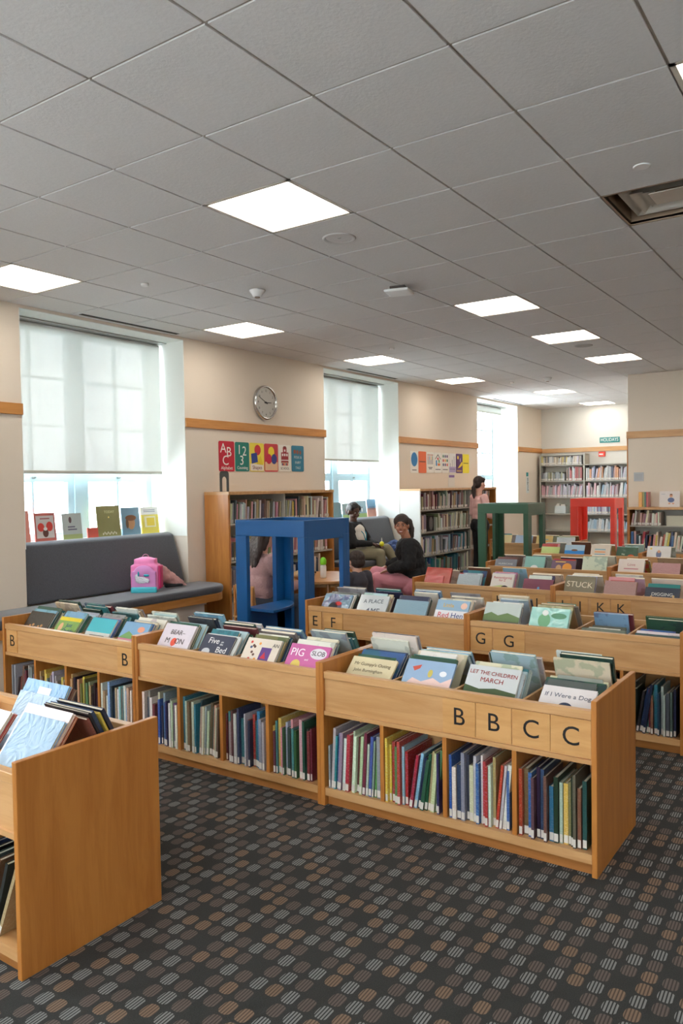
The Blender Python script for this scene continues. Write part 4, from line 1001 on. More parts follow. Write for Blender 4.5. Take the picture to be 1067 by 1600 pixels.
cube_frame('tall blue open frame with curved shelf standing by the E F unit', BLUEP, 3.0, 1.91, .645, .74, 1.28)
cube_frame('dark green open frame near the standing person', GREENP, 8.14, 2.03, .66, .74, 1.28, False)
cube_frame('bright red open frame in front of the metal shelving', REDP, 11.0, 1.67, .56, .73, 1.287, False)

# ------------------------------------------------------------------ benches
def bench(label, a, b_, xr, x_left):
    t = thing('window_bench', label, 'bench', ((a+b_)/2, YW, 0), group='upholstered window benches')
    ox = (a+b_)/2
    # seat cushion with rounded end
    yf, yb = -.50, .20
    xe = xr-ox; xl = x_left-ox
    arc = [(xe-.26+.26*math.sin(PI/2*k/8), yf+.26-.26*math.cos(PI/2*k/8)) for k in range(9)]
    poly = [(xl, -.001), (xl, yf)]+arc+[(xe, -.001)]
    c = MB().prism(poly, .50, .575).build('seat_cushion', BENCH, t); bevel(c, .025, 4)
    c.data.polygons.foreach_set('use_smooth', [True]*len(c.data.polygons))
    poly2 = [(x*.992 if x > 0 else x, y*.985) for x, y in poly]
    bevel(MB().prism(poly2, .425, .50).build('seat_board', WOODR, t), .003, 1)
    bx('support', WALL, t, xl+.1, -.42, 0, xe-.35, -.001, .425)
    # leaning back cushion inside the window opening
    w0, w1 = a-ox+.012, b_-ox-.03
    pr = [(0.01, .578), (.16, .578), (.31, 1.04), (.29, 1.09), (.24, 1.105), (.17, 1.08)]
    vs = [(w0, y, z) for y, z in pr]+[(w1, y, z) for y, z in pr]; n = len(pr)
    o = MB().add(vs, [tuple(range(n)), tuple(range(n, 2*n))[::-1]]+[(k, n+k, n+(k+1) % n, (k+1) % n) for k in range(n)]).build('back_cushion', BENCH, t)
    bevel(o, .03, 4); o.data.polygons.foreach_set('use_smooth', [True]*n+[True]*2)
    return t
bench('long charcoal window bench holding the pink backpack', 1.94, 3.82, 3.97, 1.3)
bench('grey window bench with the seated woman under the middle window', 6.29, 8.2, 8.17, 6.30)
# lower the solid sill in front so the back cushions stand in a niche
def sill_books(lst, y, grp):
    for (x0, x1, h, cn, rgb, art, lb) in lst:
        w = x1-x0
        M = Matrix.Translation(((x0+x1)/2, y, 1.0865)) @ Matrix.Rotation(-math.radians(6), 4, 'X')
        r, c = picture_book(M, w, h, .012, cn, lb, grp, 2, COVERP, rgb)
        if art: art(r, w, h)
def s_red(r, w, h): art_rect(r, -w*.42, h*.12, w*.42, h*.9, (196, 188, 184)); art_disc(r, -.045, h*.5, .035, .04, (200, 60, 50), k=2); art_disc(r, .045, h*.52, .035, .045, (200, 60, 50), k=2); art_disc(r, 0, h*.3, .03, .04, (90, 52, 44), k=2); art_rect(r, -.05, h*.78, .05, h*.82, (150, 80, 80), k=4); art_disc(r, 0, h*.44, .02, .016, (225, 222, 220), k=3)
def s_green(r, w, h): art_rect(r, -w/2, 0, w/2, h*.2, (156, 166, 110)); art_disc(r, -.02, h*.75, .016, .03, (90, 70, 70)); [art_rect(r, -.05, h*(.36+.1*i), .05-.02*i, h*(.41+.1*i), (96, 92, 110)) for i in range(2)]
def s_today(r, w, h): ttl(r, 'TODAY', .036, (214, 208, 160), .01, h*.80); art_disc(r, 0, h*.63, .008, .008, (240, 214, 120)); [art_disc(r, -.08+.02*i, h*.1+.01*(i % 2), .006, .012, (214, 206, 190)) for i in range(9)]
def s_nurse(r, w, h): art_disc(r, 0, h*.45, .05, .07, (176, 130, 90)); art_disc(r, 0, h*.62, .07, .03, (120, 76, 44), k=2); art_disc(r, -.05, h*.42, .018, .05, (104, 78, 50), k=2)
def s_yel(r, w, h): art_rect(r, -w/2, h*.72, w/2, h, (226, 226, 222)); [art_rect(r, -.08, h*(.82+.06*i), .075, h*(.845+.06*i), (120, 126, 140), k=2) for i in range(2)]; art_rect(r, -w*.32, h*.25, w*.32, h*.66, (226, 220, 180), k=2); art_rect(r, -w*.2, h*.3, w*.25, h*.6, (222, 196, 60), k=3)
def s_kids(r, w, h):
    art_rect(r, -w/2, 0, w/2, h*.25, (150, 176, 110))
    for i in range(3): art_disc(r, -.06+.05*i, h*.45, .012, .03, [(200, 60, 60), (60, 60, 90), (230, 230, 226)][i]); art_disc(r, -.06+.05*i, h*.6, .010, .012, (110, 74, 56), k=2)
sill_books([(2.0, 2.24, .29, 'red', (214, 130, 110), None, 'salmon picture book standing half hidden by the wall edge'),
            (2.29, 2.51, .265, 'red', (186, 88, 78), s_red, 'red and grey picture book on the first window sill'),
            (2.585, 2.80, .25, 'grey', (176, 184, 180), s_green, 'grey picture book with green base and small forest title'),
            (2.86, 2.985, .10, 'red', (206, 78, 60), None, 'tiny orange red book on the window sill'),
            (2.985, 3.265, .31, 'olive', (136, 130, 78), s_today, 'large olive picture book titled Today'),
            (3.285, 3.52, .285, 'blue', (96, 140, 160), s_nurse, 'blue picture book with a brown figure bending over'),
            (3.54, 3.775, .28, 'yellow', (226, 206, 60), s_yel, 'yellow and white picture book at the end of the sill')], 4.44, 'picture books on the first window sill')
sill_books([(7.04, 7.24, .24, 'teal', (60, 110, 120), None, 'dark teal picture book on the middle window sill behind the bookcase'),
            (7.27, 7.56, .22, 'green', (120, 150, 150), s_kids, 'blue green picture book behind the seated woman'),
            (7.58, 7.90, .25, 'sky blue', (140, 180, 196), s_kids, 'pale blue picture book with small running children'),
            (7.925, 8.17, .265, 'orange', (196, 120, 100), lambda r, w, h: (art_rect(r, -w/2, h*.5, w/2, h, (104, 152, 186)), [art_disc(r, -.07+.035*i, h*.5, .008, .03, (70, 70, 90), k=2) for i in range(5)]), 'blue and orange picture book at the end of the middle sill')], 4.46, 'picture books on the middle window sill')

# ------------------------------------------------------------------ clock
t = thing('wall_clock', 'round silver wall clock showing ten to three', 'clock', (5.09, YW, 2.545))
SILV = plain('polished_silver', (200, 200, 198), .18, .9)
MB().lathe([(.195, 0), (.2, -.02), (.2, -.035), (.19, -.05), (.178, -.048), (.172, -.034)], 48, axis='y', caps=False).build('case', SILV, t)
MB().lathe([(.174, -.03), (.174, -.034)], 48, axis='y').build('dial', plain('dial_silver', (188, 184, 176), .35, .2), t)
for h_ in range(12):
    a = math.radians(90-30*(h_+1)); text('numeral', str(h_+1), .038, BLACK, t, (1, 0, 0), (0, 0, 1), (.138*math.cos(a), -.0345, .138*math.sin(a)), depth=.0003)
def hand(nm, a, L, w):
    d = Vector((math.cos(a), 0, math.sin(a))); p = Vector((-math.sin(a), 0, math.cos(a)))
    vs = [-d*.03+p*w, -d*.03-p*w, d*L-p*w*.5, d*L+p*w*.5]; vs = [v+Vector((0, -.038, 0)) for v in vs]+[v+Vector((0, -.036, 0)) for v in vs]
    MB().add(vs, [(0, 1, 2, 3), (7, 6, 5, 4)]+[(k, k+4, (k+1) % 4+4, (k+1) % 4) for k in range(4)]).build(nm, BLACK, t)
hand('hour_hand', math.radians(2), .095, .007); hand('minute_hand', math.radians(153), .14, .005)
MB().lathe([(.012, -.034), (.012, -.04)], 16, axis='y').build('hub', BLACK, t)

# ------------------------------------------------------------------ wall cards
def rrect(w, h, r=.02, n=5):
    out = []
    for cx, cz, a0 in ((w/2-r, h/2-r, 0), (-w/2+r, h/2-r, 90), (-w/2+r, -h/2+r, 180), (w/2-r, -h/2+r, 270)):
        out += [(cx+r*math.cos(math.radians(a0+90*k/n)), cz+r*math.sin(math.radians(a0+90*k/n))) for k in range(n+1)]
    return out
def card(x, z, w, h, c, label, grp='picture cards on the wall'):
    t = thing('wall_card', label, 'card', (x, YW-.001, z), group=grp)
    p = rrect(w, h); n = len(p)
    vs = [(a, -.003, b_) for a, b_ in p]+[(a, 0, b_) for a, b_ in p]
    MB().add(vs, [tuple(range(n)), tuple(range(n, 2*n))[::-1]]+[(k, n+k, n+(k+1) % n, (k+1) % n) for k in range(n)]).build('card_face', ink(c), t)
    return t
class P:   # drawing helper whose surface is y=-.003
    def __init__(s, t): s.t = t
    def poly(s, pts, c, k=1, name='printed_shape'):
        n = len(pts); y = -.003-.0006*k
        vs = [(a, y, b_) for a, b_ in pts]+[(a, -.003, b_) for a, b_ in pts]
        MB().add(vs, [tuple(range(n))]+[(q, n+q, n+(q+1) % n, (q+1) % n) for q in range(n)]).build(name, ink(c), s.t)
    def disc(s, x, z, rx, rz, c, k=1): s.poly([(x+rx*math.cos(2*PI*i/28), z+rz*math.sin(2*PI*i/28)) for i in range(28)], c, k)
    def rect(s, x0, z0, x1, z1, c, k=1): s.poly([(x0, z0), (x1, z0), (x1, z1), (x0, z1)], c, k)
    def text(s, tx, size, c, x, z, k=1, sx=1.): text('lettering', tx, size, ink(c), s.t, (1, 0, 0), (0, 0, 1), (x, -.003-.0006*k-.0003, z), depth=.0003, sx=sx)
WHT = (240, 238, 232)
zc = 1.905; xs = [4.435+.256*k for k in range(6)]
t = card(xs[0], zc, .25, .335, (190, 28, 52), 'dark red card reading ABC Alphabet'); p = P(t)
p.text('A', .15, WHT, -.055, .085, 2); p.text('B', .15, WHT, .035, .045, 2); p.text('C', .15, WHT, -.02, -.05, 2); p.text('Alphabet', .052, WHT, 0, -.13, 2)
t = card(xs[1], zc, .235, .33, (22, 124, 112), 'teal card reading 1 2 3 Counting'); p = P(t)
p.text('1', .15, WHT, -.05, .075, 2); p.text('2', .15, WHT, .035, .06, 2); p.text('3', .15, WHT, -.01, -.045, 2); p.text('Counting', .048, WHT, 0, -.125, 2)
t = card(xs[2], zc, .25, .33, (236, 214, 70), 'yellow card of shapes with white base reading Shapes'); p = P(t)
p.rect(-.115, -.155, .115, -.075, (232, 226, 214)); p.disc(.01, .085, .055, .06, (200, 40, 56), 2); p.poly([(-.105, .04), (-.005, .055), (.01, -.055), (-.095, -.075)], (40, 64, 140), 3); p.poly([(.06, .02), (.11, -.09), (-.01, -.08)], (226, 200, 40), 2)
p.text('Shapes', .062, (120, 24, 44), 0, -.12, 3)
t = card(xs[3], zc, .25, .33, (200, 56, 66), 'red card with yellow, blue and red overlapping circles'); p = P(t)
p.rect(-.115, -.15, .115, -.05, (226, 190, 150)); p.disc(0, .07, .055, .06, (240, 214, 50), 2); p.disc(-.045, -.015, .05, .06, (196, 24, 60), 3); p.disc(.05, -.015, .05, .06, (40, 56, 130), 4); p.text('Colors', .045, (224, 200, 170), 0, -.115, 3)
t = card(xs[4], zc, .235, .32, (234, 230, 220), 'white card with a red schoolhouse reading SCHOOL'); p = P(t)
p.rect(-.07, -.06, .07, .07, (150, 36, 44)); p.rect(-.035, .07, .035, .12, (150, 36, 44)); p.poly([(-.04, .12), (.04, .12), (.02, .145), (-.02, .145)], (120, 28, 36)); p.rect(-.012, .08, .012, .105, WHT, 2)
for k in range(3): p.rect(-.055+.042*k, .025, -.03+.042*k, .055, WHT, 2)
p.rect(-.07, -.03, .07, -.02, WHT, 2); p.rect(-.06, -.09, .06, -.05, (190, 150, 120), 2)
for k in range(5): p.disc(-.05+.025*k, -.075, .010, .014, [(60, 70, 120), (200, 60, 60), (220, 180, 140)][k % 3], 3)
p.text('SCHOOL', .042, (40, 36, 40), 0, -.125, 2)
t = card(xs[5], zc, .245, .32, (36, 120, 146), 'blue teal card reading FOLK and FAIRY TALE'); p = P(t)
for k in range(3): p.disc(-.06+.055*k, .085-.005*k, .026-.004*k, .026, (150, 84, 60), 2)
p.text('FOLK &', .045, (222, 226, 222), 0, .015, 2); p.text('FAIRY', .045, (222, 226, 222), 0, -.05, 2); p.text('TALE', .045, (222, 226, 222), 0, -.115, 2)
zc = 1.935; xs = [8.66+.262*k for k in range(8)]
G2 = 'picture cards over the long bookcase'
def small(p, n, z, w=.14, c=(60, 60, 64)):   # unreadable printed words
    for i in range(n): p.rect(-w/2+.02*(i % 2), z-.006-.022*i, w/2-.02*(i % 2), z+.006-.022*i, c)
t = card(xs[0], zc-.02, .25, .34, (232, 230, 222), 'white card with a large blue oval', G2); p = P(t); p.disc(0, .04, .10, .11, (28, 120, 180)); small(p, 1, -.125)
t = card(xs[1], zc-.02, .25, .34, (226, 104, 54), 'plain orange card with a dark line of text', G2); p = P(t); p.rect(-.10, .0, .10, .016, (90, 44, 30))
t = card(xs[2], zc-.02, .25, .33, (232, 230, 222), 'white card with rows of small standing figures', G2); p = P(t)
for i in range(4): p.disc(-.075+.05*i, .12, .013, .016, (170, 90, 60)); p.rect(-.085+.05*i, .04, -.065+.05*i, .10, [(190, 60, 50), (60, 90, 150), (220, 160, 60), (60, 120, 90)][i]); p.rect(-.083+.05*i, -.03, -.067+.05*i, .04, (50, 60, 90))
small(p, 2, -.08)
t = card(xs[3], zc-.02, .25, .33, (232, 230, 222), 'white card with a house outline filled with coloured blocks', G2); p = P(t)
p.poly([(-.10, .06), (0, .14), (.10, .06), (.085, .055), (0, .12), (-.085, .055)], (40, 44, 50)); p.poly([(-.03, .07), (0, .09), (.03, .07), (0, .03)], (206, 44, 60)); p.rect(-.075, -.05, -.03, .04, (40, 130, 190)); p.rect(.02, .0, .06, .05, (70, 160, 90)); p.rect(-.01, -.05, .075, -.01, (226, 120, 50)); small(p, 1, -.11, .18)
t = card(xs[4], zc-.02, .25, .33, (230, 228, 220), 'white card with three columns of coloured dots', G2); p = P(t)
for i in range(3):
    for j in range(3): p.disc(-.07+.07*i, .11-.07*j, .024, .025, [(50, 120, 90), (200, 70, 60), (60, 70, 110), (226, 160, 60), (90, 60, 110)][(i*2+j) % 5])
small(p, 1, -.11, .18)
t = card(xs[5], zc-.02, .25, .33, (228, 226, 224), 'white card with rising arrows over a lavender base', G2); p = P(t)
p.rect(-.115, -.155, .115, -.06, (170, 156, 196)); [p.rect(-.08+.07*i, -.06, -.072+.07*i, -.0+.06*i, (50, 50, 70), 2) for i in range(3)]; small(p, 1, -.10, .19, (70, 60, 90))
t = card(xs[6], zc-.02, .25, .33, (92, 56, 112), 'purple card with a yellow star and ribbon', G2); p = P(t)
p.disc(-.05, .10, .03, .03, (240, 214, 70)); p.poly([(-.06, -.08), (.03, -.02), (.08, .02), (.12, .03), (.12, -.03), (.02, -.07)], (236, 206, 60)); p.disc(.04, .06, .016, .035, (190, 170, 200)); p.rect(-.10, -.14, .09, -.115, (190, 150, 90))
t = card(xs[7], zc-.02, .25, .33, (240, 224, 52), 'bright yellow card at the end of the row', G2); p = P(t); p.rect(-.10, .0, .09, .014, (120, 110, 40))
t = thing('paper_notice', 'small white paper with purple heading above the long bookcase', 'notice', (9.93, YW-.001, 1.63))
MB().box(-.12, -.002, -.115, .12, 0, .115).build('sheet', LABEL, t); MB().box(-.09, -.0026, .045, .11, -.002, .085).build('heading', ink((120, 90, 150)), t)

# ------------------------------------------------------------------ backpack
def Tm(loc, rz): return Matrix.Translation(loc) @ Matrix.Rotation(rz, 4, 'Z')
t = thing('backpack', 'pink unicorn-patterned child backpack sitting on the bench', 'backpack', (3.10, 3.90, .5755), rz=-.95)
PK = plain('pink_nylon', (236, 130, 184), .45, noise=.08, scale=12)
mb = MB()
mb.ell((0, 0, .16), (.15, .09, .13))
mb.box(-.13, -.075, .02, .13, .075, .26); mb.box(-.10, -.06, .2, .10, .06, .315); mb.ell((0, 0, .28), (.11, .07, .055))
blob('body', mb, PK, t, .009, 5)
blob('front_pocket', MB().box(-.115, -.105, .03, .115, -.07, .2).ell((0, -.085, .19), (.10, .025, .07)), plain('lilac_pink', (214, 140, 200), .5, noise=.1, scale=14), t, .008, 4)
blob('side_panel', MB().box(.118, -.06, .03, .150, .07, .25), plain('magenta', (206, 44, 112), .45), t, .008, 3)
blob('base_panel', MB().box(-.12, -.115, .0, .12, -.075, .055), plain('turquoise', (72, 196, 214), .4), t, .008, 3)
o = blob('unicorn_patch', MB().ell((-.02, -.113, .12), (.06, .006, .035)).ell((-.06, -.113, .15), (.022, .006, .03)).ell((.03, -.113, .115), (.03, .006, .025)), plain('sequin_white', (226, 226, 236), .25, .3, noise=.2, scale=90, bump=.8), t, .006, 1)
blob('wing_patch', MB().ell((.03, -.116, .165), (.03, .006, .014)).ell((-.045, -.116, .18), (.009, .006, .028)), plain('teal_foil', (44, 160, 180), .3, .3), t, .005, 1)
MB().lathe([(.030, -.006), (.034, 0), (.030, .006)], 16, axis='y', caps=False, M=Matrix.Translation((0, .0, .325)) @ Matrix.Rotation(0, 4, 'X')).build('handle', PK, t)
t = thing('sun_hat', 'dusty pink and black fabric hat slumped beside the backpack', 'hat', (3.40, 3.90, .5755), rz=-.3)
mb = MB().capsule((-.09, 0, .2), (.02, 0, .10), .035, .05).capsule((-.08, -.02, .12), (.06, -.03, .05), .05, .04).capsule((.02, 0, .10), (.15, -.05, .02), .045, .012)
blob('crown', mb, plain('dusty_pink', (196, 148, 144), .8, noise=.1, scale=30), t, .009, 2, noise=(.05, .03))
blob('lining', MB().capsule((-.06, -.05, .03), (.10, -.06, .025), .022, .015), plain('black_cloth', (34, 34, 38), .8), t, .008, 2)

# blue jacket on second bench
t = thing('folded_jacket', 'navy and pale blue jacket heaped on the middle window bench', 'jacket', (7.72, 3.86, .5755))
blob('navy_body', MB().ell((0, 0, .06), (.19, .14, .07)).ell((.05, .05, .12), (.12, .09, .06)).ell((-.1, .06, .09), (.1, .08, .07)), plain('navy_cloth', (46, 64, 104), .8, noise=.15, scale=20), t, .012, 2, noise=(.07, .07))
blob('pale_lining', MB().ell((-.02, -.14, .045), (.15, .05, .05)), plain('pale_blue_cloth', (150, 186, 216), .7, noise=.1, scale=20), t, .012, 2, noise=(.06, .05))

# ------------------------------------------------------------------ round table, chairs
t = thing('round_table', 'low round wooden table beside the blue frame', 'table', (4.88, 3.10, 0))
bevel(MB().lathe([(.50, .55), (.50, .58)], 56, smooth=False).build('tabletop', wood('table_wood', (206, 150, 92), (188, 130, 74), (.8, 8, 8)), t), .006)
for a in (45, 135, 225, 315):
    c, s = math.cos(math.radians(a)), math.sin(math.radians(a)); MB().capsule((.34*c, .34*s, .54), (.40*c, .40*s, .015), .026, .018).build('leg', WOODV, t)
MB().lathe([(.36, .50), (.36, .55)], 40, smooth=False).build('apron', WOODH, t)
def kid_chair(label, x, y, rz, h=.34):
    t = thing('wooden_chair', label, 'chair', (x, y, 0), rz, group='low wooden chairs')
    bevel(MB().box(-.17, -.17, h-.02, .17, .17, h).build('seat', WOODH, t), .008)
    mb = MB(); n = 10    # curved plywood back
    a = [(.17*math.sin(q), .17-.05*(1-math.cos(q))*2) for q in [-1.0+2.0*k/n for k in range(n+1)]]
    vs = [(x_, y_, h+.10) for x_, y_ in a]+[(x_, y_+.02, h+.30) for x_, y_ in a]+[(x_, y_+.012, h+.10) for x_, y_ in a]+[(x_, y_+.032, h+.30) for x_, y_ in a]; m = n+1
    mb.add(vs, [(k, k+1, m+k+1, m+k) for k in range(n)]+[(2*m+k, 3*m+k, 3*m+k+1, 2*m+k+1) for k in range(n)]+[(m+k, m+k+1, 3*m+k+1, 3*m+k) for k in range(n)]+[(k, 2*m+k, 2*m+k+1, k+1) for k in range(n)]+[(0, m, 3*m, 2*m), (n, 2*m+n, 3*m+n, m+n)])
    mb.build('backrest', WOODH, t)
    for sx in (-1, 1):
        MB().capsule((sx*.145, .15, .012), (sx*.14, .165, h+.28), .014, .012).build('back_post', WOODV, t)
        MB().capsule((sx*.15, -.15, .012), (sx*.14, -.13, h-.02), .014, .014).build('leg', WOODV, t)
    return t
kid_chair('low wooden chair under the person in the pink sweater', 3.72, 3.04, PI/2-.2, h=.33)
def stool(label, x, y, h, r):
    t = thing('stool', label, 'stool', (x, y, 0), group='low round stools')
    bevel(MB().lathe([(r, h-.03), (r, h)], 32, smooth=False).build('seat', WOODH, t), .008)
    for a in (45, 135, 225, 315):
        c, q = math.cos(math.radians(a)), math.sin(math.radians(a)); MB().capsule((r*.6*c, r*.6*q, h-.03), (r*.85*c, r*.85*q, .012), .014, .012).build('leg', WOODV, t)
stool('low round wooden stool under the person in the black jacket', 5.65, 2.39, .36, .17)
stool('small round wooden stool under the child', 4.52, 2.42, .29, .13)
t = thing('plush_toy', 'beige plush toy lying on the round table', 'toy', (4.58, 3.16, .5805))
blob('body', MB().ell((0, 0, .045), (.13, .09, .045)).ell((.09, -.05, .05), (.06, .05, .05)), plain('beige_plush', (196, 164, 124), .95, noise=.1, scale=60, bump=.5), t, .008, 2, noise=(.03, .02))
MB().ell((.12, -.09, .06), (.012, .01, .012)).build('nose', BLACK, t)
t = thing('water_bottle', 'white bottle with lime green top on the round table', 'bottle', (4.75, 3.0, .5805))
MB().lathe([(.03, 0), (.033, .01), (.033, .12), (.026, .14)], 20).build('body', WHITE, t)
MB().lathe([(.028, .14), (.034, .15), (.034, .19), (.02, .215), (.008, .22)], 20).build('lid', plain('lime', (130, 220, 40), .4), t)

# ------------------------------------------------------------------ people
def V(*a): return Vector(a)
def head_parts(M, s, body, skin, t, lips=(150, 84, 78), eyec=(50, 34, 26), smile=False):
    """M: head matrix (origin at skull centre, -Y forward), s: head height/0.22. adds the skull to body, builds features as children"""
    S = M @ Matrix.Scale(s, 4)
    body.ell((0, .012, .018), (.074, .092, .088), S); body.ell((0, -.022, -.045), (.056, .064, .06), S); body.ell((0, -.05, -.088), (.026, .026, .018), S)
    body.ell((0, -.092, -.022), (.013, .018, .020), S); body.ell((0, -.085, .0), (.009, .012, .026), S)
    for q in (-1, 1):
        body.ell((q*.075, .01, -.012), (.010, .020, .030), S); body.ell((q*.036, -.062, -.035), (.022, .02, .02), S)
        e = MB().ell((q*.031, -.078, .006), (.013, .009, .0065), S).build('eye', plain('eye_white', (190, 182, 174), .3), t)
        MB().ell((q*.031, -.0845, .006), (.0068, .0035, .0072), S).build('iris', plain('iris_%d' % eyec[0], eyec, .15), e)
        MB().capsule(S @ V(q*.016, -.083, .024), S @ V(q*.046, -.076, .026), .0038*s, .0025*s).build('eyebrow', HAIR_K, t)
    w = .024 if smile else .019
    mb = MB().ell((0, -.082, -.058), (w, .008, .0055), S).ell((0, -.080, -.067), (w*.8, .008, .006), S)
    mb.build('lips', plain('lips_%d' % lips[0], lips, .4), t)
    if smile: MB().ell((0, -.0855, -.0615), (.017, .006, .0042), S).build('teeth', WHITE, t)
def hand(body, wrist, d, n, s=1., curl=.5):
    """wrist point, d direction of fingers, n palm normal"""
    d = Vector(d).normalized(); n = Vector(n).normalized(); side = d.cross(n).normalized()
    wrist = Vector(wrist)
    k = s
    for q in (-1, -.33, .33, 1): body.capsule(wrist+d*.01*k, wrist+d*.078*k+side*q*.028*k, .017*k, .012*k, 10, 4)
    for i, (q, L) in enumerate(((-1, .066), (-.33, .076), (.33, .07), (1, .052))):
        b = wrist+d*.082*k+side*q*.029*k; m = b+(d+n*curl*.5).normalized()*L*.5*k; e = m+(d+n*curl*1.4).normalized()*L*.5*k
        body.capsule(b, m, .0095*k, .0088*k, 8, 3); body.capsule(m, e, .0088*k, .0072*k, 8, 3)
    b = wrist+d*.02*k-side*.026*k; m = b+(d*.7-side*.8+n*.3).normalized()*.045*k; e = m+(d-side*.25+n*.4).normalized()*.035*k
    body.capsule(b, m, .0125*k, .0105*k, 8, 3); body.capsule(m, e, .0105*k, .0085*k, 8, 3)
def rotm(loc, yaw=0, pitch=0, roll=0):
    return Matrix.Translation(loc) @ Matrix.Rotation(yaw, 4, 'Z') @ Matrix.Rotation(pitch, 4, 'X') @ Matrix.Rotation(roll, 4, 'Y')
def limb(mb, pts, rs):
    for a in range(len(pts)-1): mb.capsule(pts[a], pts[a+1], rs[a], rs[a+1])
def torso(mb, pel, chest, neck, hw, sw, d, grow=0.):
    """pelvis centre, chest centre, neck base; hip and shoulder half widths"""
    pel, chest, neck = map(Vector, (pel, chest, neck))
    for f in (0, .33, .66, 1):
        c = pel.lerp(chest, f); w = hw*(1-f)+sw*.86*f
        if .2 < f < .8: w *= .9
        mb.ell(c, (w+grow, d+grow, .10+grow))
    mb.ell(chest.lerp(neck, .45), (sw*.80+grow, d*.82+grow, .07+grow))
def shoe(mb, ank, fwd, s=1.):
    fwd = Vector(fwd).normalized(); a = Vector(ank)
    mb.capsule(a+V(0, 0, -.045*s)-fwd*.03*s, a+fwd*.13*s+V(0, 0, -.055*s), .040*s, .032*s)

def person(label, loc, rz, J, skin, top, bottom, hair_fn, head_s=1., voxel=.008, smile=False, group=None, sleeves=True, hands=(), top_noise=(.08, .02), grow=.014, shoes=(60, 56, 58), vneck=0):
    t = thing('person', label, 'person', loc, rz)
    b = MB()
    torso(b, J['pel'], J['chest'], J['neck'], J.get('hw', .15), J.get('sw', .18), J.get('d', .10))
    b.capsule(J['neck'], J['head'].translation+V(0, .01, -.03), .052*head_s, .048*head_s)
    for s in 'lr':
        limb(b, [J['sh_'+s], J['el_'+s], J['wr_'+s]], [.045, .036, .024])
        limb(b, [J['hip_'+s], J['kn_'+s], J['an_'+s]], [.078, .052, .036])
        shoe(b, J['an_'+s], J['ft'], .9)
    for (w, d, n, k, c) in hands: hand(b, w, d, n, k, c)
    head_parts(J['head'], head_s, b, skin, t, smile=smile, lips=(112, 60, 58) if skin is SKIN_A else (158, 84, 84))
    blob('body', b, skin, t, voxel, 2)
    c = MB(); torso(c, J['pel'], J['chest'], J['neck'], J.get('hw', .15), J.get('sw', .18), J.get('d', .10), grow)
    for s in 'lr':
        wr = J['wr_'+s]; el = J['el_'+s]
        limb(c, [J['sh_'+s], el, el.lerp(wr, .92)], [.045+grow*1.3, .040+grow, .028+grow*.8]) if sleeves else limb(c, [J['sh_'+s], J['sh_'+s].lerp(el, .45)], [.045+grow, .045+grow])
    blob(top[0], c, top[1], t, voxel*1.3, 2, noise=top_noise)
    c = MB(); c.ell(J['pel'], (J.get('hw', .15)+grow+.006, J.get('d', .1)+grow+.03, .125))
    for q in (-.5, .5): c.ell(J['pel']+V(q*J.get('hw', .15), 0, -.04), (J.get('hw', .15)*.62+grow, J.get('d', .1)+grow+.02, .12))
    for s in 'lr': limb(c, [J['hip_'+s], J['kn_'+s], J['kn_'+s].lerp(J['an_'+s], .93)], [.082+grow*.7, .058+grow*.7, .046+grow*.5])
    blob(bottom[0], c, bottom[1], t, voxel*1.3, 2, noise=(.08, .012))
    for s in 'lr':
        m = MB(); shoe(m, J['an_'+s], J['ft'], 1.05); blob('shoe', m, plain('shoe_%d_%d' % (shoes[0], shoes[2]), shoes, .6), t, .01, 2)
    hair_fn(t, J['head'], head_s)
    return t
def seated(h, lean=0., spread=.09, th=.40, shin=None, hd=(0, 0, 0), sc=1., sw=.175, hw=.15, d=.10):
    """seat height h; returns joints facing -Y"""
    J = {}; z = h+.085*sc
    J['pel'] = V(0, 0, z); a = lean
    def up(L, y0=0): return V(0, -math.sin(a)*L, math.cos(a)*L)
    J['chest'] = J['pel']+up(.34*sc); J['neck'] = J['pel']+up(.49*sc)
    J['head'] = rotm(J['pel']+up(.66*sc)+V(0, -.02*sc, 0), *hd)
    J['hip_l'] = V(-spread, 0, z-.01); J['hip_r'] = V(spread, 0, z-.01)
    for s, q in (('l', -1), ('r', 1)):
        J['kn_'+s] = V(q*(spread+.03), -th*sc, z+.01); J['an_'+s] = V(q*(spread+.03), -th*sc-.03, .085)
        J['sh_'+s] = J['pel']+up(.43*sc)+V(q*sw, 0, 0)
    J['ft'] = V(0, -1, 0); J['sw'] = sw; J['hw'] = hw; J['d'] = d
    return J

# 1. person in pink sweater, seen from behind, at the table
J = seated(.34, lean=.10, hd=(-.25, .12, 0), th=.36, sw=.165)
J['el_l'] = V(-.25, -.16, .60); J['wr_l'] = V(-.16, -.36, .60); J['el_r'] = V(.25, -.16, .60); J['wr_r'] = V(.16, -.36, .60)
def long_hair(mat, L=.30, back=.03, w=.085):
    def f(t, M, s):
        S = M @ Matrix.Scale(s, 4); m = MB()
        m.ell((0, .022, .035), (.086, .096, .088), S); m.ell((0, .06, -.03), (.082, .055, .09), S)
        T = Matrix.Translation(M.translation) @ Matrix.Rotation(-.15, 4, 'Z')
        for q in (-1, -.5, 0, .5, 1):
            m.capsule(T @ V(q*.058, .07, .0), T @ V(q*.085, .115, -.14), .038, .040); m.capsule(T @ V(q*.085, .115, -.14), T @ V(q*.08, .15, -.27-.03*(1-abs(q))), .040, .020)
        for q in (-1, 1): m.capsule(S @ V(q*.076, -.01, .03), S @ V(q*.085, .03, -.12), .022*s, .022*s)
        blob('hair', m, mat, t, .008, 1, noise=(.02, .012))
    return f
SWP = plain('fuzzy_pink_knit', (184, 144, 140), .95, noise=.14, scale=70, bump=1.)
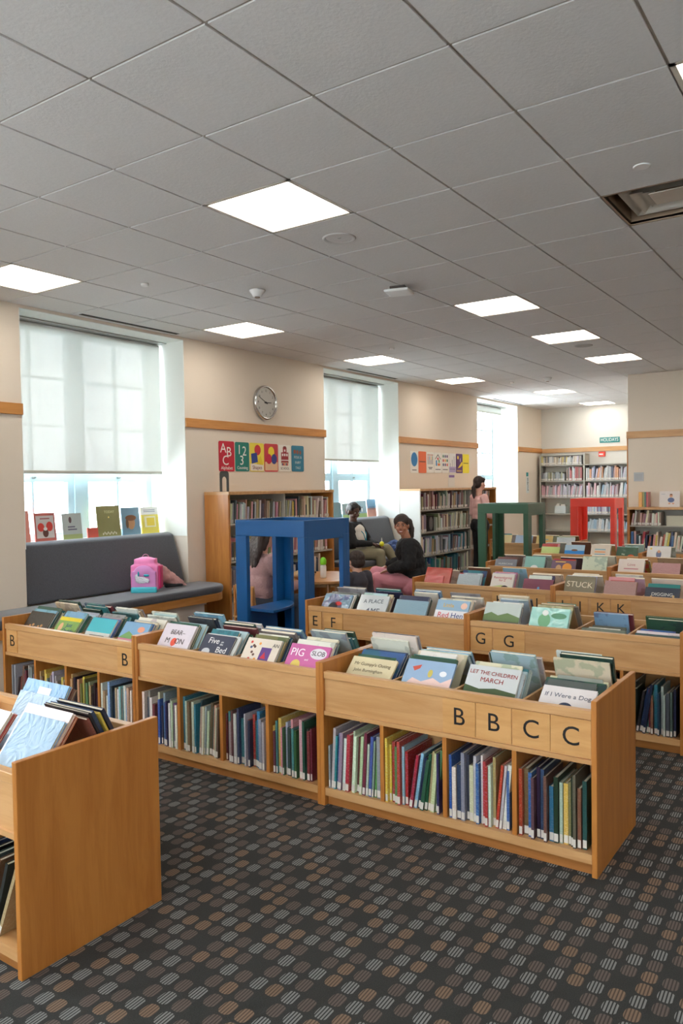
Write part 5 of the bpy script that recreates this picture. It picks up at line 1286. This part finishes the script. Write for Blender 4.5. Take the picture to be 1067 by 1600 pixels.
person('person in a fuzzy pink sweater with long brown hair, seen from behind', (3.74, 3.04, 0), PI/2-.25, J, SKIN_C, ('sweater', SWP), ('trousers', plain('grey_trousers', (70, 74, 86), .8)), long_hair(HAIR_M, .30),
       top_noise=(.02, .010), grow=.022, hands=[(J['wr_l'], (0, -1, 0), (0, 0, -1), 1, .4), (J['wr_r'], (0, -1, 0), (0, 0, -1), 1, .4)])

# 2. person in black jacket turning to the camera, ponytail
def pony(mat, tail=((0, .11, .04), (0, .17, -.04), (.02, .14, -.16)), bun=None, vol=1.):
    def f(t, M, s):
        S = M @ Matrix.Scale(s, 4); m = MB()
        m.ell((0, .026*vol, .040), (.082*vol, .094*vol, .082*vol), S); m.ell((0, .055, -.005), (.078*vol, .058*vol, .075*vol), S)
        for q in (-1, 1): m.ell((q*.068, -.005, .05), (.018, .05, .04), S)
        if tail:
            for a, b_ in zip(tail[:-1], tail[1:]): m.capsule(S @ Vector(a), S @ Vector(b_), .034*s, .028*s)
            m.capsule(S @ Vector(tail[-1]), S @ (Vector(tail[-1])+V(0, 0, -.05)), .026*s, .008*s)
        if bun: m.ell(bun, (.035, .035, .032), S)
        blob('hair', m, mat, t, .0065, 1, noise=(.02, .006))
    return f
J = seated(.38, lean=.16, th=.42, sw=.185, hw=.18, d=.125)
J['el_l'] = V(-.27, -.06, .72); J['wr_l'] = V(-.19, -.27, .64); J['el_r'] = V(.27, -.08, .70); J['wr_r'] = V(.15, -.28, .63)
J['kn_l'].z = .56; J['kn_r'].z = .52; J['hip_l'].z = .45
BLK = plain('black_fleece', (28, 28, 30), .9, noise=.2, scale=40)
J['head'] = rotm(J['head'].translation+V(0, -.01, -.01), 1.35, .04, -.04)
person('person in a black jacket with dark ponytail turning towards the camera', (5.67, 2.41, 0), math.radians(215), J, SKIN_B, ('jacket', BLK), ('trousers', plain('pink_trousers', (222, 146, 160), .75)),
       pony(HAIR_D, ((.03, .10, .075), (.075, .12, .03), (.095, .11, -.05), (.09, .10, -.14)), vol=1.1), smile=True, voxel=.0065, grow=.034,
       hands=[(J['wr_l'], (.1, -.9, -.35), (0, .3, -1), 1, .5), (J['wr_r'], (-.2, -.9, -.3), (0, .3, -1), 1, .5)], top_noise=(.07, .03))

# 3. small child from behind
J = seated(.31, lean=.05, hd=(-.2, .1, 0), th=.24, sc=.66, sw=.115, hw=.10, d=.075, spread=.06)
J['el_l'] = V(-.16, -.02, .46); J['wr_l'] = V(-.10, -.14, .46); J['el_r'] = V(.16, -.02, .46); J['wr_r'] = V(.10, -.14, .46)
def short_hair(mat):
    def f(t, M, s):
        S = M @ Matrix.Scale(s, 4); m = MB()
        m.ell((0, .022, .036), (.084, .096, .082), S); m.ell((0, .05, -.01), (.080, .064, .066), S)
        blob('hair', m, mat, t, .006, 1, noise=(.015, .008))
    return f
person('small child with short brown hair in a dark grey shirt, seen from behind', (4.52, 2.40, 0), PI*.9, J, SKIN_C, ('shirt', plain('grey_shirt', (66, 64, 72), .85, noise=.05, scale=30)), ('trousers', plain('dark_trousers', (50, 52, 62), .8)),
       short_hair(HAIR_M), head_s=.95, voxel=.006, grow=.010, hands=[(J['wr_l'], (0, -1, 0), (0, 0, -1), .6, .4), (J['wr_r'], (0, -1, 0), (0, 0, -1), .6, .4)], top_noise=(.05, .012))

# 4. woman on the bench under the middle window
J = seated(.575, lean=-.05, hd=(-.45, .36, .0), th=.42, sw=.165, hw=.155, d=.105, sc=.86)
J['el_l'] = V(-.24, -.10, .80); J['wr_l'] = V(-.06, -.27, .79); J['el_r'] = V(.24, -.10, .80); J['wr_r'] = V(.07, -.29, .77)
J['kn_r'] = V(.10, -.42, .71); J['an_r'] = V(.22, -.60, .40); J['kn_l'] = V(-.10, -.41, .66); J['an_l'] = V(-.08, -.46, .085)
w4 = person('person in white top and black cardigan sitting on the window bench', (6.76, 3.93, 0), .16, J, SKIN_A, ('cardigan', BLK), ('trousers', plain('khaki', (132, 124, 98), .8, noise=.06, scale=20)),
       pony(HAIR_K, None, bun=(0, .125, .0)), voxel=.0075, grow=.016, hands=[(J['wr_l'], (.5, -.8, -.2), (0, 0, -1), 1, .7), (J['wr_r'], (-.5, -.8, -.1), (0, 0, -1), 1, .7)], top_noise=(.08, .012))
m = MB(); m.ell((.0, -.034, .86), (.135, .125, .15)); m.ell((.0, -.026, .96), (.12, .112, .09)); m.ell((0, -.034, .76), (.13, .118, .10))
blob('white_top', m, plain('white_top', (222, 216, 206), .8), w4, .009, 3)
mb = MB()
for s in (-1, 1): mb.capsule((s*.07, -.05, 1.03), (s*.045, -.150, .92), .006, .006); mb.capsule((s*.045, -.150, .92), (0, -.168, .80), .006, .006)
mb.build('lanyard', plain('lanyard_teal', (40, 140, 160), .6), w4)
t = thing('yellow_toy', 'small bright yellow toy held by the seated person', 'toy', (6.80, 3.53, .785))
MB().ell((0, 0, 0), (.035, .03, .035)).build('ball', plain('bright_yellow', (226, 222, 40), .4), t); MB().capsule((0, 0, .03), (0, 0, .075), .009, .006).build('stem', WHITE, t)

# 5. standing person by the long bookcase
J = {}
J['pel'] = V(0, 0, .93); J['chest'] = V(0, .005, 1.22); J['neck'] = V(0, .01, 1.39); J['head'] = rotm(V(0, -.01, 1.565), .1, .02, 0)
J['hw'] = .135; J['sw'] = .155; J['d'] = .095
for s, q in (('l', -1), ('r', 1)):
    J['sh_'+s] = V(q*.155, .01, 1.34); J['el_'+s] = V(q*.20, .0, 1.08); J['wr_'+s] = V(q*.15, -.20, 1.02)
    J['hip_'+s] = V(q*.075, 0, .90); J['kn_'+s] = V(q*.08, -.01, .49); J['an_'+s] = V(q*.085, .02, .09)
J['ft'] = V(0, -1, 0)
person('standing person with dark ponytail in pale pink top and black trousers', (9.50, 3.36, 0), math.radians(58), J, SKIN_C, ('top', plain('pale_pink_top', (226, 178, 172), .8)), ('trousers', plain('black_trousers', (26, 26, 30), .8)),
       pony(HAIR_D, ((0, .09, -.01), (0, .13, -.07), (0, .12, -.19))), voxel=.009, grow=.014, hands=[(J['wr_l'], (.2, -1, 0), (0, 0, -1), .9, .5), (J['wr_r'], (-.2, -1, 0), (0, 0, -1), .9, .5)])

# ------------------------------------------------------------------ daylight and finish
bpy.context.view_layer.update()
dg = bpy.context.evaluated_depsgraph_get()
fonts = [o for o in COL.objects if o.type == 'FONT']
conv = [(o, bpy.data.meshes.new_from_object(o.evaluated_get(dg))) for o in fonts]
for o, me in conv:
    par, Mb, nm = o.parent, o.matrix_basis.copy(), o.name
    bpy.data.objects.remove(o)
    q = bpy.data.objects.new(nm, me); COL.objects.link(q); q.matrix_basis = Mb; q.parent = par
w = bpy.data.worlds.new('overcast_sky'); SC.world = w; w.use_nodes = True
bg = w.node_tree.nodes['Background']; bg.inputs[0].default_value = (.91, .955, 1.0, 1); bg.inputs[1].default_value = 13.0
SC.view_settings.view_transform = 'Standard'; SC.view_settings.look = 'None'; SC.view_settings.gamma = 1; SC.view_settings.use_curve_mapping = False
SC.view_settings.exposure = .38
SC.cycles.use_denoising = True; SC.cycles.max_bounces = 10; SC.cycles.diffuse_bounces = 6; SC.cycles.transparent_max_bounces = 8
SC.cycles.sample_clamp_indirect = 6.0; SC.cycles.caustics_reflective = False; SC.cycles.caustics_refractive = False
